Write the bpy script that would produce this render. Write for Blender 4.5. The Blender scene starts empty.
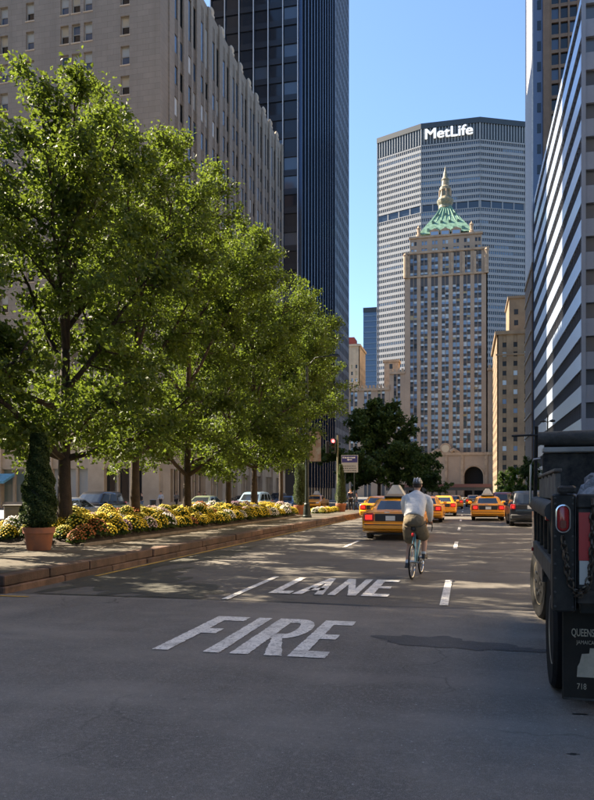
import bpy, math, random
import numpy as np
from mathutils import Vector, Matrix
R = math.radians
rnd = random.Random(7)
sc = bpy.context.scene
col = sc.collection

# ------------------------------------------------------------------ camera
F, CX, HY, H = 720.0, 297.0, 494.0, 1.6          # photograph: 594 x 800 px
TH = math.atan2(169.0, F)
cT, sT = math.cos(TH), math.sin(TH)
cd = bpy.data.cameras.new('camera'); cam = bpy.data.objects.new('camera', cd); col.objects.link(cam)
cam.location = (0, 0, H); cam.rotation_euler = (R(90), 0, TH)
cd.sensor_width = 36; cd.lens = 36 * F / 800; cd.shift_y = 94 / 800
cd.clip_start = 0.1; cd.clip_end = 6000
sc.camera = cam
# ------------------------------------------------------------------ sky, sun, exposure
SUN_A, SUN_E = 80, 40                              # degrees left of the street axis, elevation
w = bpy.data.worlds.new('World'); sc.world = w; w.use_nodes = True
nt = w.node_tree
bg = nt.nodes['Background']; sky = nt.nodes.new('ShaderNodeTexSky'); sky.sky_type = 'NISHITA'; sky.sun_disc = False
sky.sun_elevation = R(SUN_E); sky.sun_rotation = R(360 - SUN_A); sky.air_density = 1.0; sky.dust_density = 0.4; sky.ozone_density = 9.0
nt.links.new(sky.outputs[0], bg.inputs[0]); bg.inputs[1].default_value = 0.09
sl = bpy.data.lights.new('sun', 'SUN'); so = bpy.data.objects.new('sun', sl); col.objects.link(so)
sdir = Vector((-math.sin(R(SUN_A)) * math.cos(R(SUN_E)), math.cos(R(SUN_A)) * math.cos(R(SUN_E)), math.sin(R(SUN_E))))
so.rotation_euler = sdir.to_track_quat('Z', 'Y').to_euler(); so.location = (0, 0, 300)
sl.energy = 5.0; sl.angle = R(0.53); sl.color = (1.0, 0.95, 0.86)
vs = sc.view_settings; vs.view_transform = 'Standard'; vs.look = 'None'; vs.gamma = 1; vs.exposure = 2.1
vs.use_white_balance = True; vs.white_balance_temperature = 7900; vs.white_balance_tint = 10     # the photograph is balanced for shade
sc.render.film_transparent = False

# ------------------------------------------------------------------ pixel helpers (a pixel gives a direction; a known plane gives the distance)
def gp(x, y, z=0.0):
    Zc = F * (H - z) / (y - HY); Xc = (x - CX) / F * Zc
    return Xc * cT - Zc * sT, Xc * sT + Zc * cT
def ratio(x):
    u = (x - CX) / F
    return (u * cT - sT) / (cT + u * sT)
def y_at(x, X): return X / ratio(x)
def x_at(x, Y): return Y * ratio(x)
def z_at(y, X, Y): return H + (HY - y) / F * (-X * sT + Y * cT)
def c_at(x, y, Zc):                                # ground-plan position of a pixel column at camera depth Zc
    Xc = (x - CX) / F * Zc
    return Xc * cT - Zc * sT, Xc * sT + Zc * cT

# ------------------------------------------------------------------ materials
MATS = {}
def mat(name, colr, rough=0.7, metal=0.0, var=0.0, vscale=3.0, col2=None, bump=0.0, bscale=40.0, emit=None, estr=1.0,
        spec=0.5, objrand=0.0, coat=0.0, detail=6.0, rvar=0.0):
    if name in MATS: return MATS[name]
    m = bpy.data.materials.new(name); m.use_nodes = True; MATS[name] = m
    t = m.node_tree; p = t.nodes['Principled BSDF']; L = t.links.new
    p.inputs['Roughness'].default_value = rough; p.inputs['Metallic'].default_value = metal
    p.inputs['Specular IOR Level'].default_value = spec
    p.inputs['Coat Weight'].default_value = coat; p.inputs['Coat Roughness'].default_value = 0.08
    p.inputs['Base Color'].default_value = (*colr, 1)
    if emit:
        p.inputs['Emission Color'].default_value = (*emit, 1); p.inputs['Emission Strength'].default_value = estr
    tc = None
    if var > 0 or col2 or bump > 0 or rvar > 0:
        tc = t.nodes.new('ShaderNodeTexCoord')
    src = None
    if var > 0 or col2:
        n = t.nodes.new('ShaderNodeTexNoise'); n.inputs['Scale'].default_value = vscale; n.inputs['Detail'].default_value = detail
        n.inputs['Roughness'].default_value = 0.65
        L(tc.outputs['Object'], n.inputs['Vector'])
        mr = t.nodes.new('ShaderNodeMapRange'); mr.inputs[1].default_value = 0.32; mr.inputs[2].default_value = 0.68
        L(n.outputs['Fac'], mr.inputs[0])
        mx = t.nodes.new('ShaderNodeMix'); mx.data_type = 'RGBA'
        c2 = col2 if col2 else tuple(max(0, c * (1 - var)) for c in colr)
        c1 = colr if col2 else tuple(c * (1 + var * 0.6) for c in colr)
        mx.inputs[6].default_value = (*c1, 1); mx.inputs[7].default_value = (*c2, 1)
        L(mr.outputs[0], mx.inputs[0]); src = mx.outputs[2]
    if objrand > 0:
        oi = t.nodes.new('ShaderNodeObjectInfo'); mr2 = t.nodes.new('ShaderNodeMapRange')
        mr2.inputs[3].default_value = 1 - objrand; mr2.inputs[4].default_value = 1 + objrand
        L(oi.outputs['Random'], mr2.inputs[0])
        mm = t.nodes.new('ShaderNodeMix'); mm.data_type = 'RGBA'; mm.blend_type = 'MULTIPLY'; mm.inputs[0].default_value = 1
        if src: L(src, mm.inputs[6])
        else: mm.inputs[6].default_value = (*colr, 1)
        L(mr2.outputs[0], mm.inputs[7]); src = mm.outputs[2]
    if src: L(src, p.inputs['Base Color'])
    if bump > 0:
        n2 = t.nodes.new('ShaderNodeTexNoise'); n2.inputs['Scale'].default_value = bscale; n2.inputs['Detail'].default_value = 4
        L(tc.outputs['Object'], n2.inputs['Vector'])
        b = t.nodes.new('ShaderNodeBump'); b.inputs['Strength'].default_value = bump; b.inputs['Distance'].default_value = 0.02
        L(n2.outputs['Fac'], b.inputs['Height']); L(b.outputs[0], p.inputs['Normal'])
    if rvar > 0:
        n3 = t.nodes.new('ShaderNodeTexNoise'); n3.inputs['Scale'].default_value = vscale * 1.7; n3.inputs['Detail'].default_value = 5
        L(tc.outputs['Object'], n3.inputs['Vector'])
        mr3 = t.nodes.new('ShaderNodeMapRange'); mr3.inputs[3].default_value = max(0.02, rough - rvar); mr3.inputs[4].default_value = min(1, rough + rvar)
        L(n3.outputs['Fac'], mr3.inputs[0]); L(mr3.outputs[0], p.inputs['Roughness'])
    return m

def asphalt(name, base, dark, light, stain=0.5):
    m = bpy.data.materials.new(name); m.use_nodes = True; MATS[name] = m
    t = m.node_tree; p = t.nodes['Principled BSDF']; L = t.links.new
    tc = t.nodes.new('ShaderNodeTexCoord')
    def noise(s, d=6, r=0.6, vec=None):
        n = t.nodes.new('ShaderNodeTexNoise'); n.inputs['Scale'].default_value = s; n.inputs['Detail'].default_value = d
        n.inputs['Roughness'].default_value = r; L(vec or tc.outputs['Object'], n.inputs['Vector']); return n.outputs['Fac']
    def rng(a, lo, hi, o0=0.0, o1=1.0):
        r = t.nodes.new('ShaderNodeMapRange'); r.inputs[1].default_value = lo; r.inputs[2].default_value = hi
        r.inputs[3].default_value = o0; r.inputs[4].default_value = o1; L(a, r.inputs[0]); return r.outputs[0]
    def mix(f, a, b, blend='MIX'):
        x = t.nodes.new('ShaderNodeMix'); x.data_type = 'RGBA'; x.blend_type = blend
        if isinstance(f, float): x.inputs[0].default_value = f
        else: L(f, x.inputs[0])
        for k, v in ((6, a), (7, b)):
            if isinstance(v, tuple): x.inputs[k].default_value = (*v, 1)
            else: L(v, x.inputs[k])
        return x.outputs[2]
    mp = t.nodes.new('ShaderNodeMapping'); mp.inputs['Scale'].default_value = (1.0, 0.07, 1); L(tc.outputs['Object'], mp.inputs[0])
    streak = noise(1.1, 7, 0.6, mp.outputs[0])
    c = mix(rng(streak, 0.35, 0.7), base, dark)
    c = mix(rng(noise(0.35, 5), 0.48, 0.70, 0, stain), c, dark)
    c = mix(rng(noise(1.6, 6, 0.7), 0.55, 0.72, 0, 0.5), c, tuple(v * 1.35 for v in base))
    c = mix(rng(noise(3.3, 6, 0.72), 0.58, 0.74, 0, 0.6), c, tuple(v * 0.6 for v in dark))
    c = mix(rng(noise(7, 5, 0.7), 0.42, 0.75, 0, 0.55), c, dark)
    c = mix(rng(noise(28, 4, 0.7), 0.5, 0.75, 0, 0.5), c, light)
    c = mix(rng(noise(70, 3, 0.6), 0.55, 0.75, 0, 0.6), c, tuple(v * 0.5 for v in dark))
    c = mix(rng(noise(230, 2, 0.5), 0.54, 0.68, 0, 0.9), c, light)        # aggregate
    c = mix(rng(noise(170, 2, 0.5), 0.60, 0.72, 0, 0.8), c, tuple(v * 0.35 for v in dark))
    mb_ = t.nodes.new('ShaderNodeMapping'); mb_.inputs['Scale'].default_value = (0.35, 1.0, 1); L(tc.outputs['Object'], mb_.inputs[0])
    c = mix(rng(noise(0.75, 5, 0.6, mb_.outputs[0]), 0.46, 0.62, 0, 0.55), c, tuple(v * 1.45 for v in base))
    sp = rng(noise(34, 3, 0.5), 0.70, 0.73)                                 # pale specks, gum
    c = mix(sp, c, (0.35, 0.34, 0.32))
    c = mix(rng(noise(9, 4, 0.55), 0.74, 0.765, 0, 0.8), c, (0.012, 0.012, 0.013))
    # cracks
    v = t.nodes.new('ShaderNodeTexVoronoi'); v.feature = 'DISTANCE_TO_EDGE'; v.inputs['Scale'].default_value = 0.33
    wob = t.nodes.new('ShaderNodeTexNoise'); wob.inputs['Scale'].default_value = 1.4; wob.inputs['Detail'].default_value = 6; L(tc.outputs['Object'], wob.inputs['Vector'])
    va = t.nodes.new('ShaderNodeVectorMath'); va.operation = 'MULTIPLY_ADD'; va.inputs[1].default_value = (0.9, 0.9, 0.9)
    L(wob.outputs['Color'], va.inputs[0]); L(tc.outputs['Object'], va.inputs[2]); L(va.outputs[0], v.inputs['Vector'])
    cr = rng(v.outputs['Distance'], 0.0, 0.006, 0.75, 0)
    crm = t.nodes.new('ShaderNodeMath'); crm.operation = 'MULTIPLY'; L(cr, crm.inputs[0]); L(rng(noise(0.25, 3), 0.5, 0.6), crm.inputs[1])
    c = mix(crm.outputs[0], c, tuple(x * 0.3 for x in dark))
    L(c, p.inputs['Base Color'])
    L(rng(noise(1.1, 5), 0.3, 0.7, 0.62, 0.88), p.inputs['Roughness'])
    b = t.nodes.new('ShaderNodeBump'); b.inputs['Strength'].default_value = 0.55; b.inputs['Distance'].default_value = 0.008
    L(noise(190, 3, 0.6), b.inputs['Height']); L(b.outputs[0], p.inputs['Normal'])
    return m

def paint_mat(name, colr, under, wear=0.5):
    m = bpy.data.materials.new(name); m.use_nodes = True; MATS[name] = m
    t = m.node_tree; p = t.nodes['Principled BSDF']; L = t.links.new
    tc = t.nodes.new('ShaderNodeTexCoord')
    mx = None; prev = None
    for s, lo, hi, k in ((45, 0.52, 0.66, 0.85 * wear), (3.2, 0.48, 0.66, 0.5 * wear), (14, 0.55, 0.68, 0.6 * wear), (240, 0.5, 0.7, 0.6 * wear)):
        n = t.nodes.new('ShaderNodeTexNoise'); n.inputs['Scale'].default_value = s; n.inputs['Detail'].default_value = 6; L(tc.outputs['Object'], n.inputs['Vector'])
        r = t.nodes.new('ShaderNodeMapRange'); r.inputs[1].default_value = lo; r.inputs[2].default_value = hi; r.inputs[4].default_value = k; L(n.outputs['Fac'], r.inputs[0])
        x = t.nodes.new('ShaderNodeMix'); x.data_type = 'RGBA'; L(r.outputs[0], x.inputs[0])
        if prev: L(prev, x.inputs[6])
        else: x.inputs[6].default_value = (*colr, 1)
        x.inputs[7].default_value = (*under, 1); prev = x.outputs[2]
    L(prev, p.inputs['Base Color']); p.inputs['Roughness'].default_value = 0.7
    return m

def leaf_mat(name, c_dark, c_light, trans, tmix=0.4, rough=0.45):
    m = bpy.data.materials.new(name); m.use_nodes = True; MATS[name] = m
    t = m.node_tree; p = t.nodes['Principled BSDF']; L = t.links.new; out = t.nodes['Material Output']
    g = t.nodes.new('ShaderNodeNewGeometry')
    x = t.nodes.new('ShaderNodeMix'); x.data_type = 'RGBA'; x.inputs[6].default_value = (*c_dark, 1); x.inputs[7].default_value = (*c_light, 1)
    L(g.outputs['Random Per Island'], x.inputs[0]); L(x.outputs[2], p.inputs['Base Color'])
    p.inputs['Roughness'].default_value = rough; p.inputs['Specular IOR Level'].default_value = 0.22
    tr = t.nodes.new('ShaderNodeBsdfTranslucent'); tr.inputs[0].default_value = (*trans, 1)
    ms = t.nodes.new('ShaderNodeMixShader'); ms.inputs[0].default_value = tmix
    L(p.outputs[0], ms.inputs[1]); L(tr.outputs[0], ms.inputs[2]); L(ms.outputs[0], out.inputs[0])
    return m

# ------------------------------------------------------------------ mesh builder
def wloc(p):
    v = Vector((0, 0, 0))
    while p: v = v + p.location; p = p.parent
    return v
class MB:
    def __init__(s, T=None): s.v = []; s.f = []; s.T = T
    def add(s, vs, fs):
        b = len(s.v)
        s.v += [s.T(*p) for p in vs] if s.T else [tuple(p) for p in vs]
        s.f += [tuple(i + b for i in f) for f in fs]; return s
    def box(s, x0, x1, y0, y1, z0, z1):
        return s.add([(x0,y0,z0),(x1,y0,z0),(x1,y1,z0),(x0,y1,z0),(x0,y0,z1),(x1,y0,z1),(x1,y1,z1),(x0,y1,z1)],
                     [(0,3,2,1),(4,5,6,7),(0,1,5,4),(1,2,6,5),(2,3,7,6),(3,0,4,7)])
    def cbox(s, x0, x1, y0, y1, z0, z1, c):                       # chamfered box
        rings = []
        for z, k in ((z0, c), (z0 + c, 0), (z1 - c, 0), (z1, c)):
            a0, a1, b0, b1 = x0 + k, x1 - k, y0 + k, y1 - k
            rings.append([(a0+c,b0,z),(a1-c,b0,z),(a1,b0+c,z),(a1,b1-c,z),(a1-c,b1,z),(a0+c,b1,z),(a0,b1-c,z),(a0,b0+c,z)])
        return s.loft(rings, True, True)
    def loft(s, rings, cap0=False, cap1=False, closed=True):
        n = len(rings[0]); vs = [p for r in rings for p in r]; fs = []
        for i in range(len(rings) - 1):
            for j in range(n if closed else n - 1):
                k = (j + 1) % n
                fs.append((i*n+j, i*n+k, (i+1)*n+k, (i+1)*n+j))
        if cap0: fs.append(tuple(range(n - 1, -1, -1)))
        if cap1: fs.append(tuple((len(rings)-1)*n + j for j in range(n)))
        return s.add(vs, fs)
    def tube(s, pts, rad, n=8, caps=True):
        pts = [Vector(p) for p in pts]
        if not hasattr(rad, '__len__'): rad = [rad] * len(pts)
        rings = []; up = Vector((0.13, 0.21, 1)).normalized()
        for i, p in enumerate(pts):
            d = (pts[min(i+1, len(pts)-1)] - pts[max(i-1, 0)]).normalized()
            if abs(d.dot(up)) > 0.97: a = d.cross(Vector((1, 0.1, 0))).normalized()
            else: a = d.cross(up).normalized()
            b = d.cross(a)
            rings.append([tuple(p + (a * math.cos(2*math.pi*k/n) + b * math.sin(2*math.pi*k/n)) * rad[i]) for k in range(n)])
        return s.loft(rings, caps, caps)
    def lathe(s, prof, n=16, c=(0,0,0), axis='z'):
        rings = []
        for r, h in prof:
            ring = []
            for k in range(n):
                a = 2*math.pi*k/n; x, y = r*math.cos(a), r*math.sin(a)
                ring.append((c[0]+x, c[1]+y, c[2]+h) if axis == 'z' else (c[0]+h, c[1]+x, c[2]+y) if axis == 'x' else (c[0]+x, c[1]+h, c[2]+y))
            rings.append(ring)
        return s.loft(rings, True, True)
    def prism(s, poly, z0, z1):
        return s.loft([[(x, y, z0) for x, y in poly], [(x, y, z1) for x, y in poly]], True, True)
    def quad(s, a, b, c, d): return s.add([a, b, c, d], [(0, 1, 2, 3)])
    def mesh(s, name, m, off=(0,0,0), smooth=False):
        me = bpy.data.meshes.new(name)
        me.from_pydata([(p[0]-off[0], p[1]-off[1], p[2]-off[2]) for p in s.v], [], s.f); me.validate()
        if m: me.materials.append(m)
        if smooth: smooth_angle(me, 40 if smooth is True else smooth)
        return me
    def build(s, name, m, parent=None, smooth=False, kind=None):
        off = wloc(parent) if parent else (0, 0, 0)
        o = bpy.data.objects.new(name, s.mesh(name, m, off, smooth)); col.objects.link(o)
        if parent: o.parent = parent
        if kind: o['kind'] = kind
        return o
def smooth_angle(me, deg):
    import bmesh
    bm = bmesh.new(); bm.from_mesh(me)
    bmesh.ops.recalc_face_normals(bm, faces=bm.faces)
    for f in bm.faces: f.smooth = True
    for e in bm.edges:
        if len(e.link_faces) == 2 and e.calc_face_angle(0) > R(deg): e.smooth = False
    bm.to_mesh(me); bm.free()
def tag(o, label, cat=None, group=None, kind=None):
    o['label'] = label
    if cat: o['category'] = cat
    if group: o['group'] = group
    if kind: o['kind'] = kind
    return o
def thing(name, label, cat, loc=(0,0,0), rz=0, group=None):
    o = bpy.data.objects.new(name, None); o.empty_display_size = 0.3; col.objects.link(o)
    o.location = loc; o.rotation_euler = (0, 0, rz)
    return tag(o, label, cat, group)
def obj(name, me, parent=None, loc=(0,0,0), rot=(0,0,0)):
    o = bpy.data.objects.new(name, me); col.objects.link(o); o.parent = parent; o.location = loc; o.rotation_euler = rot
    return o
def copy_tree(o, parent=None, remap=None):
    c = o.copy(); col.objects.link(c); c.parent = parent
    if remap and c.type == 'MESH' and c.data.materials and c.data.materials[0] in remap:
        c.material_slots[0].link = 'OBJECT'; c.material_slots[0].material = remap[c.data.materials[0]]
    for ch in list(o.children): copy_tree(ch, c, remap)
    return c
def kill(o):
    for ch in list(o.children): kill(ch)
    bpy.data.objects.remove(o)
def text_mesh(body, size, extrude=0.0, bold=0.0):
    cu = bpy.data.curves.new('t', 'FONT'); cu.body = body; cu.size = size; cu.extrude = extrude; cu.offset = bold
    o = bpy.data.objects.new('t', cu); col.objects.link(o)
    dg = bpy.context.evaluated_depsgraph_get(); me = bpy.data.meshes.new_from_object(o.evaluated_get(dg))
    bpy.data.objects.remove(o); bpy.data.curves.remove(cu)
    me.materials.clear()
    return me
def skin_mesh(verts, edges, radii, sub=2, smooth=True):
    me = bpy.data.meshes.new('s'); me.from_pydata(verts, edges, [])
    o = bpy.data.objects.new('s', me); col.objects.link(o)
    md = o.modifiers.new('skin', 'SKIN'); md.use_smooth_shade = True; md.branch_smoothing = 0.6
    for i, r in enumerate(radii):
        d = me.skin_vertices[0].data[i]; d.radius = r if hasattr(r, '__len__') else (r, r)
        d.use_root = (i == 0)
    ms = o.modifiers.new('sub', 'SUBSURF'); ms.levels = sub; ms.render_levels = sub
    dg = bpy.context.evaluated_depsgraph_get(); dg.update()
    r = bpy.data.meshes.new_from_object(o.evaluated_get(dg))
    bpy.data.objects.remove(o); bpy.data.meshes.remove(me)
    r.materials.clear()
    for p in r.polygons: p.use_smooth = True
    return r
def mobj(name, me, m, parent):
    if not me.materials: me.materials.append(m)
    return obj(name, me, parent)

def stone_mat(name, c1, c2, bw, bh):                             # ashlar: coursed joints and vertical weathering
    m = bpy.data.materials.new(name); m.use_nodes = True; MATS[name] = m
    t = m.node_tree; p = t.nodes['Principled BSDF']; L = t.links.new
    tc = t.nodes.new('ShaderNodeTexCoord'); sx = t.nodes.new('ShaderNodeSeparateXYZ'); L(tc.outputs['Object'], sx.inputs[0])
    ad = t.nodes.new('ShaderNodeMath'); L(sx.outputs[0], ad.inputs[0]); L(sx.outputs[1], ad.inputs[1])
    cb = t.nodes.new('ShaderNodeCombineXYZ'); L(ad.outputs[0], cb.inputs[0]); L(sx.outputs[2], cb.inputs[1])
    br = t.nodes.new('ShaderNodeTexBrick'); br.inputs['Scale'].default_value = 1; br.inputs['Brick Width'].default_value = bw; br.inputs['Row Height'].default_value = bh
    br.inputs['Mortar Size'].default_value = 0.012; br.inputs['Color1'].default_value = (*c1, 1); br.inputs['Color2'].default_value = (*[a*.86 for a in c1], 1); br.inputs['Mortar'].default_value = (*[a*.6 for a in c2], 1)
    L(cb.outputs[0], br.inputs['Vector'])
    mp = t.nodes.new('ShaderNodeMapping'); mp.inputs['Scale'].default_value = (1, 1, .12); L(tc.outputs['Object'], mp.inputs[0])
    n = t.nodes.new('ShaderNodeTexNoise'); n.inputs['Scale'].default_value = .55; n.inputs['Detail'].default_value = 8; n.inputs['Roughness'].default_value = .65; L(mp.outputs[0], n.inputs['Vector'])
    r = t.nodes.new('ShaderNodeMapRange'); r.inputs[1].default_value = .4; r.inputs[2].default_value = .72; r.inputs[4].default_value = .75; L(n.outputs['Fac'], r.inputs[0])
    x = t.nodes.new('ShaderNodeMix'); x.data_type = 'RGBA'; L(r.outputs[0], x.inputs[0]); L(br.outputs[0], x.inputs[6]); x.inputs[7].default_value = (*c2, 1)
    L(x.outputs[2], p.inputs['Base Color']); p.inputs['Roughness'].default_value = .85
    return m
# ------------------------------------------------------------------ palette
A_OLD = asphalt('asphalt_lane', (0.100, 0.088, 0.075), (0.052, 0.047, 0.040), (0.20, 0.18, 0.155))
A_NEW = asphalt('asphalt_crossing', (0.165, 0.146, 0.126), (0.074, 0.066, 0.058), (0.36, 0.325, 0.29), 0.6)
PAINT = paint_mat('road_paint', (0.84, 0.80, 0.73), (0.16, 0.145, 0.13), 0.75)
YPAINT = paint_mat('kerb_line_paint', (0.62, 0.36, 0.04), (0.09, 0.09, 0.09), 0.9)
KERB = mat('brown_granite', (0.105, 0.058, 0.038), 0.75, var=0.6, vscale=2.2, bump=0.3, bscale=30, objrand=0.35)
MEDTOP = mat('median_paving', (0.105, 0.082, 0.058), 0.9, col2=(0.036, 0.034, 0.024), vscale=1.3, bump=0.5, bscale=60)
SOIL = mat('soil', (0.045, 0.03, 0.02), 0.95, var=0.5, vscale=9, bump=0.9, bscale=50)
CONC = mat('pavement_concrete', (0.30, 0.29, 0.27), 0.85, var=0.35, vscale=1.5, bump=0.15, bscale=60, objrand=0.08)
GRANITE = mat('grey_granite', (0.27, 0.26, 0.25), 0.8, var=0.35, vscale=5, objrand=0.15)
LIME = stone_mat('hotel_limestone', (0.235, 0.208, 0.182), (0.155, 0.136, 0.118), 1.4, 0.62)
LIME_L = mat('pale_limestone', (0.44, 0.36, 0.28), 0.8, col2=(0.32, 0.26, 0.20), vscale=0.4)
TERRA = mat('terracotta', (0.40, 0.135, 0.06), 0.8, col2=(0.24, 0.10, 0.06), vscale=5, bump=0.15, bscale=20, detail=9)
DARKMET = mat('dark_green_metal', (0.012, 0.02, 0.017), 0.45, metal=0.3)
BLACKMET = mat('black_metal', (0.012, 0.012, 0.013), 0.45, var=0.5, vscale=6)
STEEL = mat('steel', (0.45, 0.45, 0.45), 0.3, metal=1.0)
CHROME = mat('chrome', (0.7, 0.7, 0.7), 0.12, metal=1.0)
RUBBER = mat('tyre_rubber', (0.010, 0.010, 0.011), 0.8, spec=.25, var=0.4, vscale=8, bump=0.2, bscale=30)
GLASS_D = mat('window_dark', (0.012, 0.016, 0.02), 0.06, spec=0.6)
GLASS_B = mat('window_blue', (0.05, 0.09, 0.15), 0.08, spec=0.8)
GLASS_P = mat('window_pale_blind', (0.36, 0.38, 0.38), 0.25, spec=0.6)
GLASS_W = mat('window_cream_blind', (0.42, 0.36, 0.27), 0.4)
CARGLASS = mat('car_glass', (0.02, 0.025, 0.03), 0.04, spec=0.7)
REDLAMP = mat('red_lamp_lit', (0.5, 0.02, 0.02), 0.3, emit=(1.0, 0.02, 0.012), estr=0.36)
REDLENS = mat('red_lens', (0.42, 0.012, 0.015), 0.22, coat=0.5)
WHITELENS = mat('clear_lens', (0.75, 0.75, 0.72), 0.15)
PLASTIC = mat('black_plastic', (0.02, 0.02, 0.02), 0.55)
PLATE = mat('number_plate_white', (0.7, 0.7, 0.66), 0.5)
WHITE = mat('white_enamel', (0.75, 0.75, 0.73), 0.5)
SKIN = mat('skin', (0.52, 0.28, 0.19), 0.55, var=0.12, vscale=8)
SKIN_D = mat('skin_brown', (0.17, 0.085, 0.05), 0.55)

# ================================================================== the setting
KX, KX2, KZ, Y0M, Y1M = -7.15, -13.5, 0.30, 10.1, 58.0
FL, FR = -32.0, 13.0                                            # facade lines of the avenue
g = MB().quad((-1500, -400, 0), (1500, -400, 0), (1500, 3000, 0), (-1500, 3000, 0)).build('road', A_OLD); g['kind'] = 'structure'
g['label'] = 'dark worn asphalt avenue running to the towers'
road = g
x_ = MB()
n = 60
top = [(-40 + 80*i/n, 10.25 + 0.05*math.sin(i*1.7) + 0.03*math.sin(i*4.1)) for i in range(n+1)]
x_.prism([(-40, -30)] + [(40, -30)] + top[::-1], 0.001, 0.005)
x_ = x_.build('crossing_road', A_NEW); tag(x_, 'lighter grey asphalt of the street crossing in front', None, None, 'structure')
seam = MB()
for i in range(n):
    (a, b), (c, d) = top[i], top[i+1]; wv = 0.05 + 0.035*math.sin(i*2.3)
    seam.quad((a, b - 0.01, 0.009), (c, d - 0.01, 0.009), (c, d + wv, 0.009), (a, b + wv, 0.009))
seam.build('tar_seam', mat('tar', (0.015, 0.014, 0.013), 0.5, var=0.4, vscale=3), road)
# repair stains on the crossing
def blob(name, m, cx, cy, rx, ry, z, seed, k=40, par=None):
    r = random.Random(seed); ph = [r.uniform(0, 6.3) for _ in range(6)]
    pts = []
    for i in range(k):
        a = 2*math.pi*i/k; q = 1 + sum(0.26/(j+1)**.8 * math.sin((j*2+2)*a + ph[j]) for j in range(6))
        pts.append((cx + rx*q*math.cos(a), cy + ry*q*math.sin(a), z))
    return MB().add(pts, [tuple(range(k))]).build(name, m, par)
STAIN = asphalt('asphalt_patch', (0.055, 0.056, 0.06), (0.035, 0.035, 0.037), (0.14, 0.14, 0.14))
for i, (px, py, ra_, rb_) in enumerate(((425, 641, .42, .30), (455, 645, .46, .26), (495, 649, .36, .13), (530, 651, .25, .08))):
    blob('tar_patch', STAIN, *gp(px, py), ra_, rb_, 0.0085 + .0006*i, 3 + 5*i, 60, road)
SHADE_DAMP = asphalt('shade_damp_asphalt', (0.044, 0.041, 0.030), (0.022, 0.021, 0.015), (0.09, 0.085, 0.07))  # mostly tree shade, with some damp, painted as dark asphalt by the kerb
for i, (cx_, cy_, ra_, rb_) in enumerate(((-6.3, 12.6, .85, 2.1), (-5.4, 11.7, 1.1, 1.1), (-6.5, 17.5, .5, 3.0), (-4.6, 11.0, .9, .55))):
    blob('shade_damp_patch', SHADE_DAMP, cx_, cy_, ra_, rb_, 0.0045 + .0007*i, 60 + 3*i, 60, road)
for i, (px, py, rr) in enumerate(((184, 700, .018), (580, 715, .05), (573, 755, .035), (240, 690, .012), (120, 720, .012))):
    blob('tar_spot', MATS['tar'], *gp(px, py), rr, rr*0.5, 0.0065, 20 + i, 22, road)

# painted words
jr = random.Random(77)
def jag(pl, step=.035, amp=.007):
    out = []
    for (a, b), (c, d) in zip(pl, pl[1:] + pl[:1]):
        n_ = max(1, int(math.hypot(c-a, d-b) / step))
        for i in range(n_):
            k = amp if i else 0
            out.append((a + (c-a)*i/n_ + jr.uniform(-k, k), b + (d-b)*i/n_ + jr.uniform(-k, k)))
    return out
def strokes(name_list, X0, wd, Y0, hh):
    mb = MB(); Z = 0.0128
    for pl in name_list:
        q = jag([(X0 + p[0]*wd, Y0 + p[1]*hh) for p in pl]) if len(name_list) < 9 or pl in name_list[:4] else [(X0 + p[0]*wd, Y0 + p[1]*hh) for p in pl]
        mb.add([(x, y, Z) for x, y in q], [tuple(range(len(q)))])
    o = mb.build('painted_letter', PAINT, road); return o
def rect(a, b, c, d): return [(a, b), (c, b), (c, d), (a, d)]
def arc_strip(cx, cy, rx0, ry0, rx1, ry1, a0, a1, k=8):
    out = []
    for i in range(k):
        t0, t1 = a0 + (a1-a0)*i/k, a0 + (a1-a0)*(i+1)/k
        P = lambda t, rx, ry: (cx + rx*math.cos(t), cy + ry*math.sin(t))
        out.append([P(t0, rx0, ry0), P(t0, rx1, ry1), P(t1, rx1, ry1), P(t1, rx0, ry0)])
    return out
t = 0.40
LET = {
 'F': [rect(0,0,t,1), rect(t,.86,1,1), rect(t,.46,.82,.60)],
 'I': [rect(0,0,1,1)],
 'R': [rect(0,0,.36,1), rect(.36,.87,.56,1), rect(.36,.40,.56,.53), [(.40,.40),(.62,.40),(1.0,0),(.66,0)]] + arc_strip(.56,.70,.12,.17,.44,.30,-math.pi/2,math.pi/2),
 'E': [rect(0,0,t,1), rect(t,.86,1,1), rect(t,.44,.86,.57), rect(t,0,1,.14)],
 'L': [rect(0,0,t,1), rect(t,0,1,.15)],
 'A': [[(0,0),(.32,0),(.64,1),(.40,1)], [(.72,0),(1.0,0),(.64,1),(.52,.72)], rect(.30,.22,.80,.36)],
 'N': [rect(0,0,.28,1), rect(.72,0,1,1), [(.28,.62),(.28,1),(.72,.38),(.72,0)]],
}
for ch, X0, X1 in (('F', -3.13, -2.70), ('I', -2.58, -2.41), ('R', -2.30, -1.76), ('E', -1.71, -1.33)):
    strokes(LET[ch], X0, X1 - X0, 6.84, 2.05)
for ch, X0, X1 in (('L', -3.09, -2.74), ('A', -2.70, -2.20), ('N', -2.13, -1.68), ('E', -1.60, -1.18)):
    strokes(LET[ch], X0, X1 - X0, 11.15, 2.2)
def dash(X, a, b, w_=0.11, m=PAINT):
    MB().quad((X - w_/2, a, 0.0125), (X + w_/2, a, 0.0125), (X + w_/2, b, 0.0125), (X - w_/2, b, 0.0125)).build('lane_line', m, road)
for k in range(11): dash(-0.31, 10.5 + 10.9*k, 13.6 + 10.9*k, 0.12)
for k in range(10): dash(-3.55, 10.35 + 10.9*k, 13.4 + 10.9*k, 0.11)
for k in range(9): dash(3.1, 14.5 + 10.9*k, 17.6 + 10.9*k, 0.11)
dash(KX + 0.16, Y0M + 2.6, Y1M, 0.10, YPAINT)
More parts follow.
